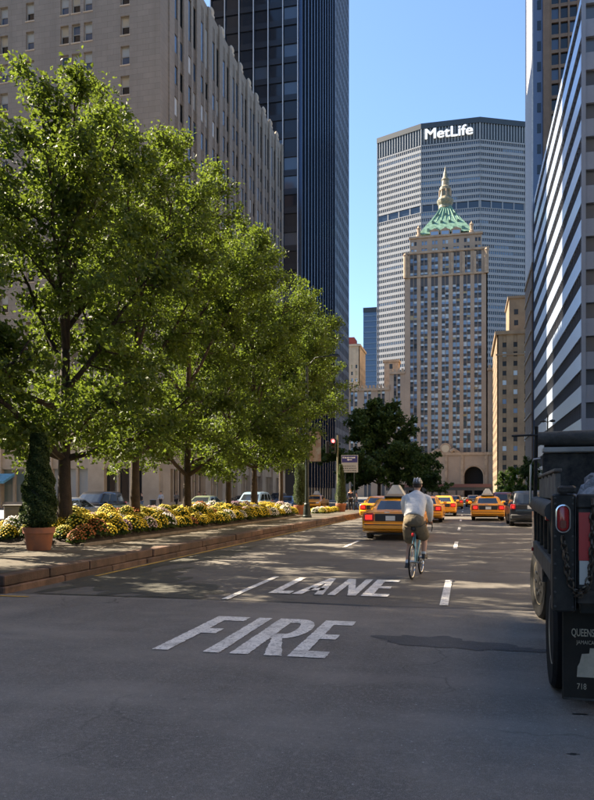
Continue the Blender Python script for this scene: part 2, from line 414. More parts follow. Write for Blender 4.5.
MB().quad((-12.5, 9.78, .0125), (-6.6, 9.86, .0125), (-6.6, 9.95, .0125), (-12.5, 9.87, .0125)).build('lane_line', YPAINT, road)

# planted medians
def median(Y0, Y1, label, stones=True):
    body = MB().box(KX2 + .3, KX - .3, Y0 + .3, Y1 - .3, 0.0, KZ - .004).build('median', MEDTOP)
    tag(body, label, None, None, 'structure')
    def course(z0, z1, inset, L0, wid, off):
        y = Y0 + inset
        while y < Y1 - inset - 0.02:
            l = min(L0 * rnd.uniform(.85, 1.15), Y1 - inset - y)
            for side in (0, 1):
                xa = KX - inset - wid if side == 0 else KX2 + inset
                j = rnd.uniform(-.016, .016)
                MB().cbox(xa + j, xa + wid + j, y + .007, y + l - .007, z0, z1 + (rnd.uniform(-.012, .006) if z0 > 0 else 0), rnd.uniform(.012, .026)).build('kerb_stone', KERB, body)
            y += l
        for yy in (Y0 + inset, Y1 - inset - wid):
            xx = KX2 + inset + wid + .01
            while xx < KX - inset - wid - .05:
                l = min(L0, KX - inset - wid - .01 - xx)
                MB().cbox(xx + .007, xx + l - .007, yy, yy + wid, z0, z1, .012).build('kerb_stone', KERB, body); xx += l
    if stones:
        course(-.05, .115, 0.0, 1.9, 0.36, 0); course(.119, KZ, 0.03, 1.55, 0.32, 0.6)
    else:
        MB().cbox(KX2, KX2 + .3, Y0, Y1, 0, KZ, .02).build('kerb_stone', KERB, body); MB().cbox(KX - .3, KX, Y0, Y1, 0, KZ, .02).build('kerb_stone', KERB, body)
        MB().cbox(KX2 + .301, KX - .301, Y0, Y0 + .299, 0, KZ, .02).build('kerb_stone', KERB, body)
    return body
med1 = median(Y0M, Y1M, 'raised planted median with brown stone kerb beside the painted lane')
med2 = median(74, 126, 'next stretch of raised median beyond the cross street', False)
BX0, BX1, BY0, BY1 = -12.3, -9.35, 16.2, 41.0                    # the flower bed
def bedz(x, y):
    u = (x - BX0) / (BX1 - BX0); u = min(max(u, 0), 1)
    e = min(1, (y - BY0) / 1.2, (BY1 - y) / 1.2)
    return KZ + 0.42 * max(0, math.sin(math.pi * min(u * 0.95 + .05, 1))) ** 0.8 * max(e, 0) + .02
mb = MB(); nx, ny = 10, 50
vs_ = [(BX0 + (BX1-BX0)*i/nx, BY0 + (BY1-BY0)*j/ny, bedz(BX0 + (BX1-BX0)*i/nx, BY0 + (BY1-BY0)*j/ny)) for j in range(ny+1) for i in range(nx+1)]
mb.add(vs_, [(j*(nx+1)+i, j*(nx+1)+i+1, (j+1)*(nx+1)+i+1, (j+1)*(nx+1)+i) for j in range(ny) for i in range(nx)])
o = mb.build('soil_bed', SOIL, med1, smooth=True)
for k in range(16):
    MB().cbox(BX1, BX1 + .12, BY0 + k*1.55, BY0 + k*1.55 + 1.53, KZ - .02, KZ + .07, .012).build('bed_edging', mat('edging_stone', (0.2, 0.16, 0.12), 0.9, var=.4, objrand=.2), med1)

# pavements
def pavement(name, X0, X1, Y0, Y1, label, kerb_side, slabs=False):
    b = MB().box(X0, X1, Y0, Y1, 0, 0.145).build(name, CONC); tag(b, label, None, None, 'structure')
    kx = X1 if kerb_side > 0 else X0
    y = Y0
    while y < Y1 - .1:
        l = min(2.4, Y1 - y)
        a, c = (kx + .001, kx + .18) if kerb_side > 0 else (kx - .18, kx - .001)
        MB().cbox(a, c, y + .008, y + l - .008, 0, 0.152, .015).build('kerb_stone', GRANITE, b); y += l
    return b
pavement('sidewalk', FL, -26.5, 72, 126, 'concrete pavement along the pale stone hotel', 1)
pavement('sidewalk', FL - 60, -26.5, 12, 57, 'sunlit concrete pavement across the far carriageway', 1)
pavement('sidewalk', FL, -26.5, 137, 200, 'shaded pavement under the black glass tower', 1)
pavement('sidewalk', 7.4, FR, 86, 148, 'pavement along the striped office block', -1)
pavement('sidewalk', 7.4, FR + 30, 12, 68, 'pavement behind the dump truck', -1)
pavement('sidewalk', 7.4, FR, 160, 376, 'distant pavement in front of the old tan stone block', -1)

# ================================================================== buildings
def comp(iv, a, b):
    out = []; p = a
    for x, y in sorted(iv):
        if x > p + 1e-4: out.append((p, x))
        p = y
    if b > p + 1e-4: out.append((p, b))
    return out
def frame(O, d):
    d = Vector((d[0], d[1], 0)).normalized(); nrm = Vector((d.y, -d.x, 0))        # outward normal is to the right of d ... facing -Y when d = +X
    return lambda a, b, z: (O[0] + d.x*a + nrm.x*b, O[1] + d.y*a + nrm.y*b, z)
def facade(par, O, d, W, z0, z1, bays, floors, depth, sp_in, mp, ms, glass, weights=None, names=('pier', 'spandrel', 'glazing'), seed=1, core=None, bars=None, split=None):
    T = frame(O, d); r = random.Random(seed)
    pm, sm = MB(T), MB(T); gm = {}
    for a, b in comp(bays, 0, W): pm.box(a, b, -depth, 0, z0, z1)
    sp = comp(floors, z0, z1)
    for a, b in bays:
        for p, q in sp: sm.box(a, b, -depth, -sp_in, p, q)
        for p, q in floors:
            k = r.choices(range(len(glass)), weights)[0]
            if split:
                h_ = p + (q - p)*.52; k2 = r.choices(range(len(glass)), split)[0]
                gm.setdefault(k2, MB(T)).quad((a, -depth+.02, p), (b, -depth+.02, p), (b, -depth+.02, h_), (a, -depth+.02, h_))
                gm.setdefault(k, MB(T)).quad((a, -depth+.05, h_), (b, -depth+.05, h_), (b, -depth+.05, q), (a, -depth+.05, q))
                continue
            gm.setdefault(k, MB(T)).quad((a, -depth+.02, p), (b, -depth+.02, p), (b, -depth+.02, q), (a, -depth+.02, q))
    pm.build(names[0], mp, par, kind='stuff'); sm.build(names[1], ms, par, kind='stuff')
    for k, m_ in gm.items(): m_.build(names[2], glass[k], par, kind='stuff')
    if bars:
        bm_ = MB(T)
        for a, b in bays:
            for f_ in bars: c = a + (b-a)*f_; bm_.box(c - .12, c + .12, -depth + .03, -sp_in - .03, z0 + .01, z1 - .01)
        bm_.build('mullion', ms, par, kind='stuff')
def grid(n, a0, a1, frac):                       # n openings between a0 and a1, opening share frac
    p = (a1 - a0) / n; return [(a0 + p*(i + .5 - frac/2), a0 + p*(i + .5 + frac/2)) for i in range(n)]

# ---- stone hotel on the east side
NY = 72.0; WH = 63.6; WE = 125.5
hotel = thing('stone_hotel', 'massive grey-brown limestone hotel with ribbed side behind the median trees', 'building', (FL - 15, NY + 20, 0))
WX = -98.0; T = frame((WX, NY), (1, 0)); LN = FL - WX
MB().box(WX + .5, FL - .6, NY + .6, WE, 0, WH - .5).build('wall', LIME, hotel)
cols_ = [x_at(p, NY) - WX for p in (125, 88, 76, 64.5, 30, 4, -30, -44, -58)]
wins = [(c - .52, c + .52) for c in cols_]
rowz = [z_at(15 + 10 - 30*k, x_at(125, NY), NY) for k in range(-11, 5)]
rowf = [(z - 1.05, z + 1.0) for z in rowz]
rowf = [f_ for f_ in rowf if f_[0] > 8 and f_[1] < WH - 1]
wl = MB(T)
for a, b in comp(wins, 0, LN): wl.box(a, b, -.55, 0, 7, WH)
for a, b in wins:
    for p, q in comp(rowf, 7, WH): wl.box(a, b, -.55, -.001, p, q)
wl.build('wall', LIME, hotel, kind='stuff')
WFR = mat('window_frame_grey', (0.30, 0.29, 0.27), 0.6)
r_ = random.Random(4)
for ci, (a, b) in enumerate(wins):
    for p, q in rowf:
        if p < 22: continue
        wo = MB(T)
        wo.box(a, a+.07, -.42, -.30, p, q); wo.box(b-.07, b, -.42, -.30, p, q); wo.box(a+.07, b-.07, -.42, -.30, p, p+.08); wo.box(a+.07, b-.07, -.42, -.30, q-.08, q)
        m_ = (p+q)/2; wo.box(a+.07, b-.07, -.42, -.32, m_-.04, m_+.04)
        wo = wo.build('window', WFR, hotel)
        k = r_.random()
        sh = q - (q - p) * r_.choice([.15, .3, .5, .62])
        MB(T).quad((a+.07, -.40, p+.08), (b-.07, -.40, p+.08), (b-.07, -.40, m_-.04), (a+.07, -.40, m_-.04)).build('pane', GLASS_B if k < .5 else GLASS_D, wo)
        MB(T).quad((a+.07, -.38, m_+.04), (b-.07, -.38, m_+.04), (b-.07, -.38, q-.08), (a+.07, -.38, q-.08)).build('pane', GLASS_P if k < .6 else GLASS_B if k < .8 else GLASS_W, wo)
        MB(T).box(a - .08, b + .08, -.29, .06, p - .14, p - .002).build('sill', LIME_L, wo)
for k in (1, 2):                                                     # ribs between the grouped windows
    pass
# west face: fluted piers, recessed slots
W2 = WE - NY
bays = []
y = 3.4
while y < W2 - 2.5:
    bays += [(y, y + .95), (y + 1.55, y + 2.5)]; y += 4.15
fl = [(9 + 3.55*i, 9 + 3.55*i + 2.1) for i in range(13)] + [(55.5, 60.5)]
facade(hotel, (FL, NY + .552), (0, 1), W2 - .552, 7, WH - 1.2, bays, fl, .14, .03, LIME, mat('hotel_spandrel', (0.13, 0.107, 0.086), .8, var=.3), [GLASS_D, GLASS_B, GLASS_P], [6, 3, 1], seed=3)
T2 = frame((FL, NY), (0, 1))
pl = MB(T2)
y = 0.0
k = 0
while y < W2:
    a = 3.4 + 4.15*k - 1.3
    if a + .95 > W2: break
    pl.box(a, a + .95, .001, .20, 7, WH + .3 - (.3 if k % 2 else 0)); k += 1; y = a
pl.build('pilaster', LIME, hotel, kind='stuff')
MB(T2).box(0, W2, -.8, -.02, WH - 1.198, WH).build('parapet', LIME, hotel)
for i in range(k):                                                   # rounded finials along the roof edge
    a = 3.4 + 4.15*i + 1.2
    if a > W2 - 1: break
    MB().lathe([(.5, 0), (.5, .3), (.36, .5), (.45, .9), (.36, 1.25), (.15, 1.6), (.03, 1.7)], 10, (T2(a, -.45, 0)[0], T2(a, 0, 0)[1], WH + .002)).build('finial', LIME_L, hotel, smooth=True)
# base storey with shop fronts
SHOPG = mat('shop_glass', (0.16, 0.2, 0.18), 0.05, spec=0.8)
for (O, d, W_, sd) in (((WX, NY - .35), (1, 0), LN, 5), ((FL + .35, NY), (0, 1), W2, 6)):
    nb = int(W_ / 6.2); bb = grid(nb, 1.0, W_ - 1.0, .7)
    facade(hotel, O, d, W_, 0.0, 6.99, bb, [(.7, 4.4)], .7, .25, LIME_L, LIME_L, [SHOPG, GLASS_D, GLASS_P], [4, 3, 1], names=('base_pier', 'base_spandrel', 'shop_window'), seed=sd, bars=(.33, .66))
    Tb = frame(O, d); MB(Tb).box(-.1, W_ + .1, -.7, .25, 7.0, 7.45).build('string_course', LIME_L, hotel)
# hidden set-back tower, its footprint shaped to shade the striped block
MB().box(-84, -50, 86, 117, WH - .4, 128).build('upper_tower', LIME, hotel)
# canopy at far left
AWN = mat('blue_awning_cloth', (0.10, 0.30, 0.42), 0.8, var=.3)
T = frame((WX, NY - .36), (1, 0)); ax = x_at(2, NY) - WX
MB(T).loft([[(ax-4, .01, 3.9), (ax-4, 2.0, 3.0), (ax-4, 2.0, 2.75), (ax-4, .01, 3.6)], [(ax+1.9, .01, 3.9), (ax+1.9, 2.0, 3.0), (ax+1.9, 2.0, 2.75), (ax+1.9, .01, 3.6)]], True, True).build('awning', AWN, hotel)

# ---- black glass tower
BLK = mat('black_fin_metal', (0.016, 0.019, 0.024), 0.32, metal=0.4)
TG1 = mat('tower_glass_dark', (0.012, 0.017, 0.028), 0.05, spec=0.45)
TG2 = mat('tower_glass_blue', (0.03, 0.05, 0.085), 0.06, spec=0.9)
TGL = mat('lit_office_ceiling', (0.3, 0.2, 0.1), 0.3, emit=(1.0, 0.6, 0.25), estr=0.9)
ALU = mat('aluminium_line', (0.52, 0.55, 0.6), 0.4, metal=0.3)
YA, YB, YC = 137.0, y_at(332, FL), y_at(349, FL)
towA = thing('black_glass_tower', 'dark blue-black glass tower with close vertical fins rising behind the hotel', 'building', (FL - 15, YA + 15, 0))
HT = 126
MB().box(-50, FL - .5, YA + .5, YB - .02, 0, HT).build('wall', TG1, towA)
fl = [(6 + 3.7*i, 6 + 3.7*i + 2.55) for i in range(32)]
facade(towA, (-50, YA), (1, 0), 18, 0, HT, grid(6, 0, 18, .9), fl, .4, .12, BLK, mat('tower_spandrel', (0.016, 0.021, 0.032), .2, spec=.4), [TG1, TG2, TGL], [80, 19, .6], seed=8)
T = frame((-50, YA), (1, 0)); mm = MB(T)
for i in range(7): mm.box(18*i/6 - .07, 18*i/6 + .07, .001, .22, 4, HT)
mm.build('mullion', ALU, towA, kind='stuff')
WA = YB - YA - .41
facade(towA, (FL, YA + .405), (0, 1), WA, 0, HT, grid(12, 0, WA, .8), fl, .4, .18, BLK, mat('tower_spandrel', (0, 0, 0)), [TG1, TG2], [1, 3], seed=9)
T = frame((FL, YA + .405), (0, 1)); mm = MB(T)
for i in range(13): mm.box(max(0, WA*i/12 - .2), min(WA, WA*i/12 + .2), .001, .75, 3, HT)
mm.build('fin', mat('blue_black_fin', (0.05, 0.075, 0.12), 0.22, metal=0.7), towA, kind='stuff')
towB = thing('blue_grid_tower', 'blue-grey gridded glass tower edge between the black tower and the sky', 'building', (FL - 15, YB + 15, 0))
MB().box(-50, FL - .5, YB, YC - .3, 0, 186).build('wall', TG2, towB)
WB = YC - YB
facade(towB, (FL, YB), (0, 1), WB, 0, 186, grid(16, 0, WB, .72), [(5 + 3.4*i, 5 + 3.4*i + 2.0) for i in range(53)], .5, .1, mat('grid_pier', (0.10, 0.12, 0.15), .35, metal=.3), mat('grid_spandrel', (0.13, 0.16, 0.2), .3, metal=.3), [TG2, TG1], [3, 1], seed=10)

# ---- green-roofed tower at the end of the avenue
HYd = 385.0
XL, XR = x_at(404.5, HYd), x_at(487.5, HYd); XM = (XL + XR) / 2
zH = lambda y: z_at(y, XM, HYd)
STONE = mat('tan_brick', (0.31, 0.235, 0.175), 0.85, col2=(0.24, 0.18, 0.135), vscale=0.12)
STONE_D = mat('dark_spandrel_panel', (0.055, 0.056, 0.062), 0.6, var=.3)
STONE_L = mat('carved_stone', (0.36, 0.265, 0.185), 0.85, col2=(0.22, 0.155, 0.105), vscale=0.5, bump=.4, bscale=2)
COPPER = mat('green_copper', (0.045, 0.13, 0.085), 0.7, col2=(0.17, 0.31, 0.23), vscale=0.7)
HG = [mat('far_window_blue', (0.15, 0.24, 0.36), 0.1, spec=.8), mat('far_window_pale', (0.42, 0.52, 0.60), 0.3), mat('far_window_dark', (0.02, 0.025, 0.03), .2), mat('far_window_yellow', (0.35, 0.3, 0.18), .4)]
helm = thing('green_roofed_tower', 'tan brick office tower with green copper pyramid roof and gilded lantern closing the avenue', 'building', (XM, HYd + 20, 0))
WHm = XR - XL
ztop = zH(252)
MB().box(XL + .6, XR - .6, HYd + .7, HYd + 40, 0, ztop - .3).build('wall', STONE, helm)
bc = [x_at(p, HYd) - XL for p in (413.5, 424, 434.5, 445.1, 456.1, 466.8, 477.8)]
fz = [];
yy = 256.0
while yy < 446:
    fz.append((zH(yy + 4.6), zH(yy))); yy += 7.2
fz = sorted([f for f in fz if not (zH(279) < f[1] < zH(274))])
bays = []
for c in bc: bays += [(c - 1.75, c - .12), (c + .12, c + 1.75)]
facade(helm, (XL, HYd), (1, 0), WHm, zH(455), ztop, bays, fz, .7, .3, STONE, STONE_D, HG, [6, 5, .6, .15], seed=11, split=[5, .5, 4, .2])
facade(helm, (XR, HYd), (0, 1), 40, zH(455), ztop, grid(7, 1, 39, .5), fz, .7, .3, STONE, STONE_D, HG, [5, 2, 2, .4], seed=12)
T = frame((XL, HYd), (1, 0))
tr = MB(T)
for yv, pr, hh in ((276, .6, 1.0), (252, .8, 1.1), (251, .4, .7)): tr.box(-pr, WHm + pr, .001, pr, zH(yv), zH(yv) + hh)
tr.build('cornice', STONE_L, helm)
tr = MB(T)
for i in range(8):
    a = (bc[0] - 2.85) + 5.72*i
    tr.box(a - .75, a + .75, .001, .65, zH(275), zH(253.5))
tr.build('colonnade_pier', STONE_L, helm, kind='stuff')
for a in (0.5, WHm - .5):
    MB().lathe([(1.1, 0), (1.1, zH(254) - zH(276)), (1.35, zH(254) - zH(276) + .5), (.7, zH(254) - zH(276) + 1.5)], 8, (XL + a, HYd - .6, zH(276))).build('corner_pier', STONE_L, helm)
# upper stage
ux0, ux1 = x_at(410, HYd + 3) , x_at(481.5, HYd + 3)
MB().box(ux0 + .5, ux1 - .5, HYd + 3.6, HYd + 33, ztop - .2, zH(235)).build('upper_stage', STONE, helm)
bb = []
for c in bc: bb += [(c + XL - ux0 - 1.4, c + XL - ux0 - .2), (c + XL - ux0 + .2, c + XL - ux0 + 1.4)]
facade(helm, (ux0, HYd + 3), (1, 0), ux1 - ux0, ztop + .1, zH(234.5), [b for b in bb if b[0] > 0 and b[1] < ux1 - ux0], [(zH(249.5), zH(245)), (zH(241.5), zH(237.5))], .5, .1, STONE, STONE, HG, [5, 3, 2, .1], seed=13)
T3 = frame((ux0, HYd + 3), (1, 0)); MB(T3).box(-.6, ux1 - ux0 + .6, -1.5, .7, zH(234.4), zH(232.5)).build('cornice', STONE_L, helm)
# pyramid roof
rx0, rx1 = x_at(418, HYd + 5), x_at(473, HYd + 5); rc = (rx0 + rx1) / 2; hw = (rx1 - rx0) / 2; cy = HYd + 5 + hw
rings = []
for yv, k in ((232.5, 1.0), (226, .80), (219, .56), (212, .34), (206, .20)):
    q = hw * k; zk = z_at(yv, rc, cy - q); rings.append([(rc-q, cy-q, zk), (rc+q, cy-q, zk), (rc+q, cy+q, zk), (rc-q, cy+q, zk)])
rf = MB().loft(rings, True, True).build('roof', COPPER, helm)
for i in range(7):                                                     # ribs and dormers on the copper
    f_ = -0.86 + 1.72*i/6
    MB().tube([(rc + hw*f_, cy - hw - .1, zH(232)), (rc + hw*f_*.2, cy - hw*.2 - .1, z_at(206.5, rc, cy - hw*.2))], .2, 5).build('roof_rib', mat('copper_rib', (0.14, 0.27, 0.19), .7), rf)
for row, (yv, kk, cnt) in enumerate(((229, .9, 5), (222, .66, 4), (215, .43, 3))):
    for i in range(cnt):
        f_ = (-0.7 + 1.4*i/(cnt-1)) * kk
        q = cy - hw*(kk + .0)
        MB().box(rc + hw*f_ - .6, rc + hw*f_ + .6, q - .5, q + 1.5, z_at(yv, rc, q) - .9, z_at(yv, rc, q) + .9).build('dormer', mat('dormer_dark', (0.06, 0.12, 0.09), .7) if row else COPPER, rf)  # upper dormer rows in a darker green
for c in (434.5, 445.1, 456.1):
    cxx = x_at(c, HYd + 4)
    d_ = MB().box(cxx - 2.4, cxx + 2.4, HYd + 4, HYd + 8, zH(232.4), zH(227)).build('dormer', STONE_L, rf)
    MB().quad((cxx - 1.9, HYd + 3.95, zH(231.6)), (cxx + 1.9, HYd + 3.95, zH(231.6)), (cxx + 1.9, HYd + 3.95, zH(228)), (cxx - 1.9, HYd + 3.95, zH(228))).build('dormer_window', HG[0], rf)
    MB().add([(cxx-2.6, HYd+3.9, zH(226.98)), (cxx+2.6, HYd+3.9, zH(226.98)), (cxx, HYd+3.9, zH(224.5)), (cxx-2.6, HYd+8, zH(226.98)), (cxx+2.6, HYd+8, zH(226.98)), (cxx, HYd+8, zH(224.5))], [(0,1,2),(3,5,4),(0,2,5,3),(1,4,5,2),(0,3,4,1)]).build('dormer_gable', STONE_L, rf)
for c in (418.5, 471.5):
    cxx = x_at(c, HYd + 4)
    MB().lathe([(1.3, 0), (1.3, 2.2), (.8, 2.6), (.9, 5), (1.2, 5.4), (.5, 6.3), (.1, 7.2)], 8, (cxx, HYd + 5, zH(233.4))).build('corner_finial', STONE_L, helm)
rcx = x_at(445.2, cy)
zT = lambda y: z_at(y, rcx, cy)
zl = lambda y: zT(y) - zT(207)
MB().lathe([(3.7, zl(209)), (3.6, zl(206)), (4.3, zl(203.5)), (4.6, zl(201)), (3.9, zl(199)), (3.0, zl(197)), (2.6, zl(192)), (3.1, zl(190.5)), (3.1, zl(188)), (2.0, zl(186)), (1.9, zl(181)), (2.2, zl(180)), (1.3, zl(177)), (.9, zl(173)), (.45, zl(170)), (.05, zl(166))], 12, (rcx, cy, zT(207))).build('lantern', mat('gilded_stone', (0.26, 0.195, 0.12), .6, col2=(.05, .08, .06), vscale=.9), rf)
for i in range(8):
    a = math.pi*2*i/8 + .2
    MB().lathe([(.42, 0), (.42, zl(191) - zl(198)), (.55, zl(190.6) - zl(198))], 6, (rcx + 3.05*math.cos(a), cy + 3.05*math.sin(a), zT(198))).build('lantern_column', STONE_L, rf)
# flanking wings
wl0 = x_at(346, HYd)
for (a, b, zt, sd) in ((wl0, XL - 8.1, zH(386), 14), (XL - 8, XL - .02, zH(370), 15), (XR + .02, XR + 8, zH(370), 16), (XR + 8.1, XR + 32, zH(386), 17)):
    MB().box(a + .4, b - .4, HYd + .6, HYd + 36, 0, zt - .2).build('wing_wall', STONE, helm)
    nb = max(1, int((b - a) / 7.4)); bz = []
    for u0, u1 in grid(nb, .6, b - a - .6, .5):
        mid = (u0 + u1)/2; bz += [(u0, mid - .3), (mid + .3, u1)]
    facade(helm, (a, HYd + .02), (1, 0), b - a, 0, zt, bz, [(z_, z_ + 2.3) for z_ in [24 + 3.77*i for i in range(40)] if z_ + 4 < zt], .5, .2, STONE, STONE_D, HG, [3, 5, 2, .6], seed=sd, split=[2, .5, 5, .2])
    cr = MB()
    cr.box(a - .2, b + .2, HYd - .7, HYd + .0, zt - 1.2, zt + .1)
    x = a + .4
    while x < b: cr.box(x, x + 1.1, HYd - .5, HYd + .3, zt + .102, zt + 1.7); x += 2.0
    cr.build('parapet', STONE_L, helm)
pz = zH(386)
MB().box(x_at(384, HYd+8), x_at(398.5, HYd+8), HYd + 8, HYd + 16, pz - .3, zH(357)).build('penthouse', STONE_L, helm)
MB().box(x_at(383, HYd+8), x_at(399.5, HYd+8), HYd + 7.5, HYd + 16.5, zH(356.9), zH(354.6)).build('penthouse_cornice', STONE_L, helm)
MB().box(x_at(389.5, HYd+8), x_at(392.5, HYd+8), HYd + 7.9, HYd + 8.2, zH(364), zH(359)).build('penthouse_window', HG[2], helm)
# base with arches and clock
zb = zH(455)
def arch_wall(x0, x1, ax0, ax1, spring, apex, z1, y, m, name):
    mbq = MB(); k = 14; cxm = (ax0+ax1)/2
    pts = [(ax0, 0), (ax0, spring)] + [(cxm - (ax1-ax0)/2*math.cos(math.pi*i/k), spring + (apex-spring)*math.sin(math.pi*i/k)) for i in range(1, k)] + [(ax1, spring), (ax1, 0)]
    poly = [(x0, 0)] + [(p[0], p[1]) for p in pts] + [(x1, 0), (x1, z1), (x0, z1)]
    mbq.loft([[(p[0], y, p[1]) for p in poly], [(p[0], y + 3, p[1]) for p in poly]], True, True)
    return mbq.build(name, m, helm)
a0, a1 = x_at(464.3, HYd), x_at(483, HYd)
for (q0, q1) in ((a0, a1), (2*XM - a1, 2*XM - a0)):
    lo, hi = (XM + .02, XR + 3) if q0 > XM else (XL - 3, XM - .02)
    arch_wall(lo, hi, q0, q1, zH(476.5), zH(467), zb - .4, HYd - 3.02, STONE, 'arch_wall')
    k = 16; cxm = (q0+q1)/2; rr = (q1-q0)/2
    MB().tube([(cxm - (rr+.4)*math.cos(math.pi*i/k), HYd - 3.05, zH(476.5) + (zH(467)-zH(476.5)+.4)*math.sin(math.pi*i/k)) for i in range(k+1)], .4, 6).build('arch_moulding', STONE_L, helm)
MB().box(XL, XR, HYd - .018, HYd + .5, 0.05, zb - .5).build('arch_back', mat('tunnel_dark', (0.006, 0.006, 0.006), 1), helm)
MB().box(XL - 3.3, XR + 3.3, HYd - 3.6, HYd - .02, zb - .39, zb + 1.1).build('cornice', STONE_L, helm)
for c in (446, 462, 486):
    xx = x_at(c, HYd - 3); MB().box(xx - .7, xx + .7, HYd - 3.4, HYd - 3.03, 1, zb - .42).build('base_pilaster', STONE_L, helm)
ck = x_at(445.3, HYd - 3)
MB().lathe([(2.9, -.1), (3.0, .5), (2.3, .9), (2.2, .9)], 20, (ck, HYd - 3.2, zH(449)), 'y').build('clock', STONE_L, helm)
MB().lathe([(2.0, -.2), (2.0, -.12)], 20, (ck, HYd - 3.2, zH(449)), 'y').build('clock_face', mat('clock_face', (.42, .35, .25), .5), helm)
for sgn in (-1, 1): MB().tube([(ck + sgn*2.6, HYd - 3.0, zb + 1.4), (ck + sgn*4.2, HYd - 3.0, zb + 2.6), (ck + sgn*6, HYd - 3.0, zb + 1.6), (ck + sgn*7.2, HYd - 3.0, zb + 1.2)], [1.2, 1.1, .8, .4], 8).build('clock_figure', STONE_L, helm)
ramp = thing('road_ramp', 'dark elevated road ramp crossing in front of the arches', 'ramp', (XM, 372, 0))
MB().box(-40, 12.4, 370, 372, 3.4, 6.0).build('deck', mat('dark_ramp', (.03, .03, .03), .8), ramp)
MB().box(-40, 12.4, 369.7, 369.98, 5.0, 6.6).build('railing', mat('ramp_rail', (.09, .035, .03), .7), ramp)
for i in range(7): MB().box(-38 + 8.2*i, -37 + 8.2*i, 370.2, 371.8, 0, 3.39).build('column', MATS['dark_ramp'], ramp)

# ---- slab tower with the lettering
MYd = 480.0
c0, c1 = x_at(421, MYd), x_at(480, MYd)
e0, e1 = x_at(377, MYd + 13), x_at(525.3, MYd + 13)
met = thing('slab_tower', 'huge pale slab skyscraper with MetLife lettering behind the green-roofed tower', 'building', ((c0+c1)/2, MYd + 20, 0))
zM = lambda y: z_at(y, (c0+c1)/2, MYd)
MCON = mat('precast_concrete', (0.28, 0.295, 0.32), 0.7, col2=(0.235, 0.25, 0.27), vscale=0.15)
MCON_D = mat('precast_mullion', (0.24, 0.245, 0.25), 0.7)
MTOP = mat('dark_crown', (0.025, 0.035, 0.045), 0.5)
MG = [mat('slab_glass', (0.02, 0.032, 0.05), .08, spec=.7), mat('slab_glass_sky', (0.09, 0.17, 0.27), .1, spec=.8), mat('slab_glass_mid', (0.045, 0.07, 0.11), .1, spec=.7)]
zt = zM(122.5)
poly = [(e0, MYd + 13), (c0, MYd), (c1, MYd), (e1, MYd + 13), (e1, MYd + 30), (c1, MYd + 43), (c0, MYd + 43), (e0, MYd + 30)]
ins = [((x - (c0+c1)/2)*.985 + (c0+c1)/2, (y - MYd - 21.5)*.96 + MYd + 21.5) for x, y in poly]
MB().prism(ins, 0, zt - .5).build('wall', MG[0], met)
segs = [((e0, MYd + 13), (c0, MYd)), ((c0, MYd), (c1, MYd)), ((c1, MYd), (e1, MYd + 13))]
zbt, zbl0, zbl1 = zM(142.0), zM(209.5), zM(202.5)
fs_ = []
z = zbl0 - 3.9
while z > 12: fs_.append((z + 1.35, z + 3.5)); z -= 3.92
z = zbl1 + .2; 
up = []
while z + 3.9 < zbt + .5: up.append((z + 1.35, z + 3.5)); z += 3.88
fs_ = sorted(fs_) 
for i, (p, q) in enumerate(segs):
    W_ = math.hypot(q[0]-p[0], q[1]-p[1]); d = (q[0]-p[0], q[1]-p[1])
    nb = round(W_ / 1.42)
    rb = random.Random(30 + i)
    # ribbons: spandrels full width, glass in runs
    T = frame(p, d); sp = MB(T); gl = {}
    for z0, z1, lst in ((8, zbl0, fs_), (zbl1, zbt, up)):
        for u, v in comp(lst, z0, z1): sp.box(.25, W_ - .25, -.6, -.1, u, v)
        for u, v in lst:
            a = .25; full = rb.random() < .10
            while a < W_ - .3:
                l = min(rb.choice([4, 7, 10, 16]) * 1.42, W_ - .25 - a)
                k_ = 1 if full and rb.random() < .8 else rb.choices([0, 1, 2], [6, .5, 2.5])[0]
                gl.setdefault(k_, MB(T)).quad((a, -.55, u), (a + l, -.55, u), (a + l, -.55, v), (a, -.55, v)); a += l
    sp.build('spandrel', MCON, met, kind='stuff')
    for k_, m_ in gl.items(): m_.build('glazing', MG[k_], met, kind='stuff')
    mu = MB(T)
    for k_ in range(1, nb):
        a = W_*k_/nb
        mu.box(a - .2, a + .2, -.5, -.08, 8, zbl0 - .2); mu.box(a - .2, a + .2, -.5, -.08, zbl1 + .2, zbt)
    mu.build('mullion', MCON_D, met, kind='stuff')
    bl = MB(T); bl.box(.25, W_ - .25, -2.4, -2.2, zbl0, zbl1); bl.build('recessed_belt', MG[0], met)
    bp = MB(T); nn = max(3, round(W_/8))
    for k_ in range(nn + 1):
        a = min(max(W_*k_/nn, .6), W_ - .6); bp.box(a - .3, a + .3, -2.0, -.3, zbl0, zbl1)
    bp.build('belt_column', MCON, met, kind='stuff')
    lv = MB(T); lv.box(.3, W_ - .3, -.8, -.5, zbt, zt); lv.build('crown', MTOP, met)
    fn = MB(T); nf = round(W_ / 2.0)
    for k_ in range(nf + 1):
        a = min(max(W_*k_/nf, .3), W_ - .3); fn.box(a - .16, a + .16, -.49, .05, zbt + .2, zt - 2.2)
    fn.build('crown_fin', mat('crown_fin', (.34, .37, .40), .6), met, kind='stuff')
    MB(T).box(-.1, W_ + .1, -1.2, .3, zt - 2.1, zt + 1.4).build('roof_edge', MTOP, met)
    for a in (.12, W_ - .12): MB(T).box(a - .12, a + .12, -.6, .2, 8, zt - 2.12).build('corner_rib', MATS['precast_mullion'], met)
LETM = mat('white_sign_letters', (0.85, 0.87, 0.9), .4, emit=(.9, .95, 1), estr=.12)
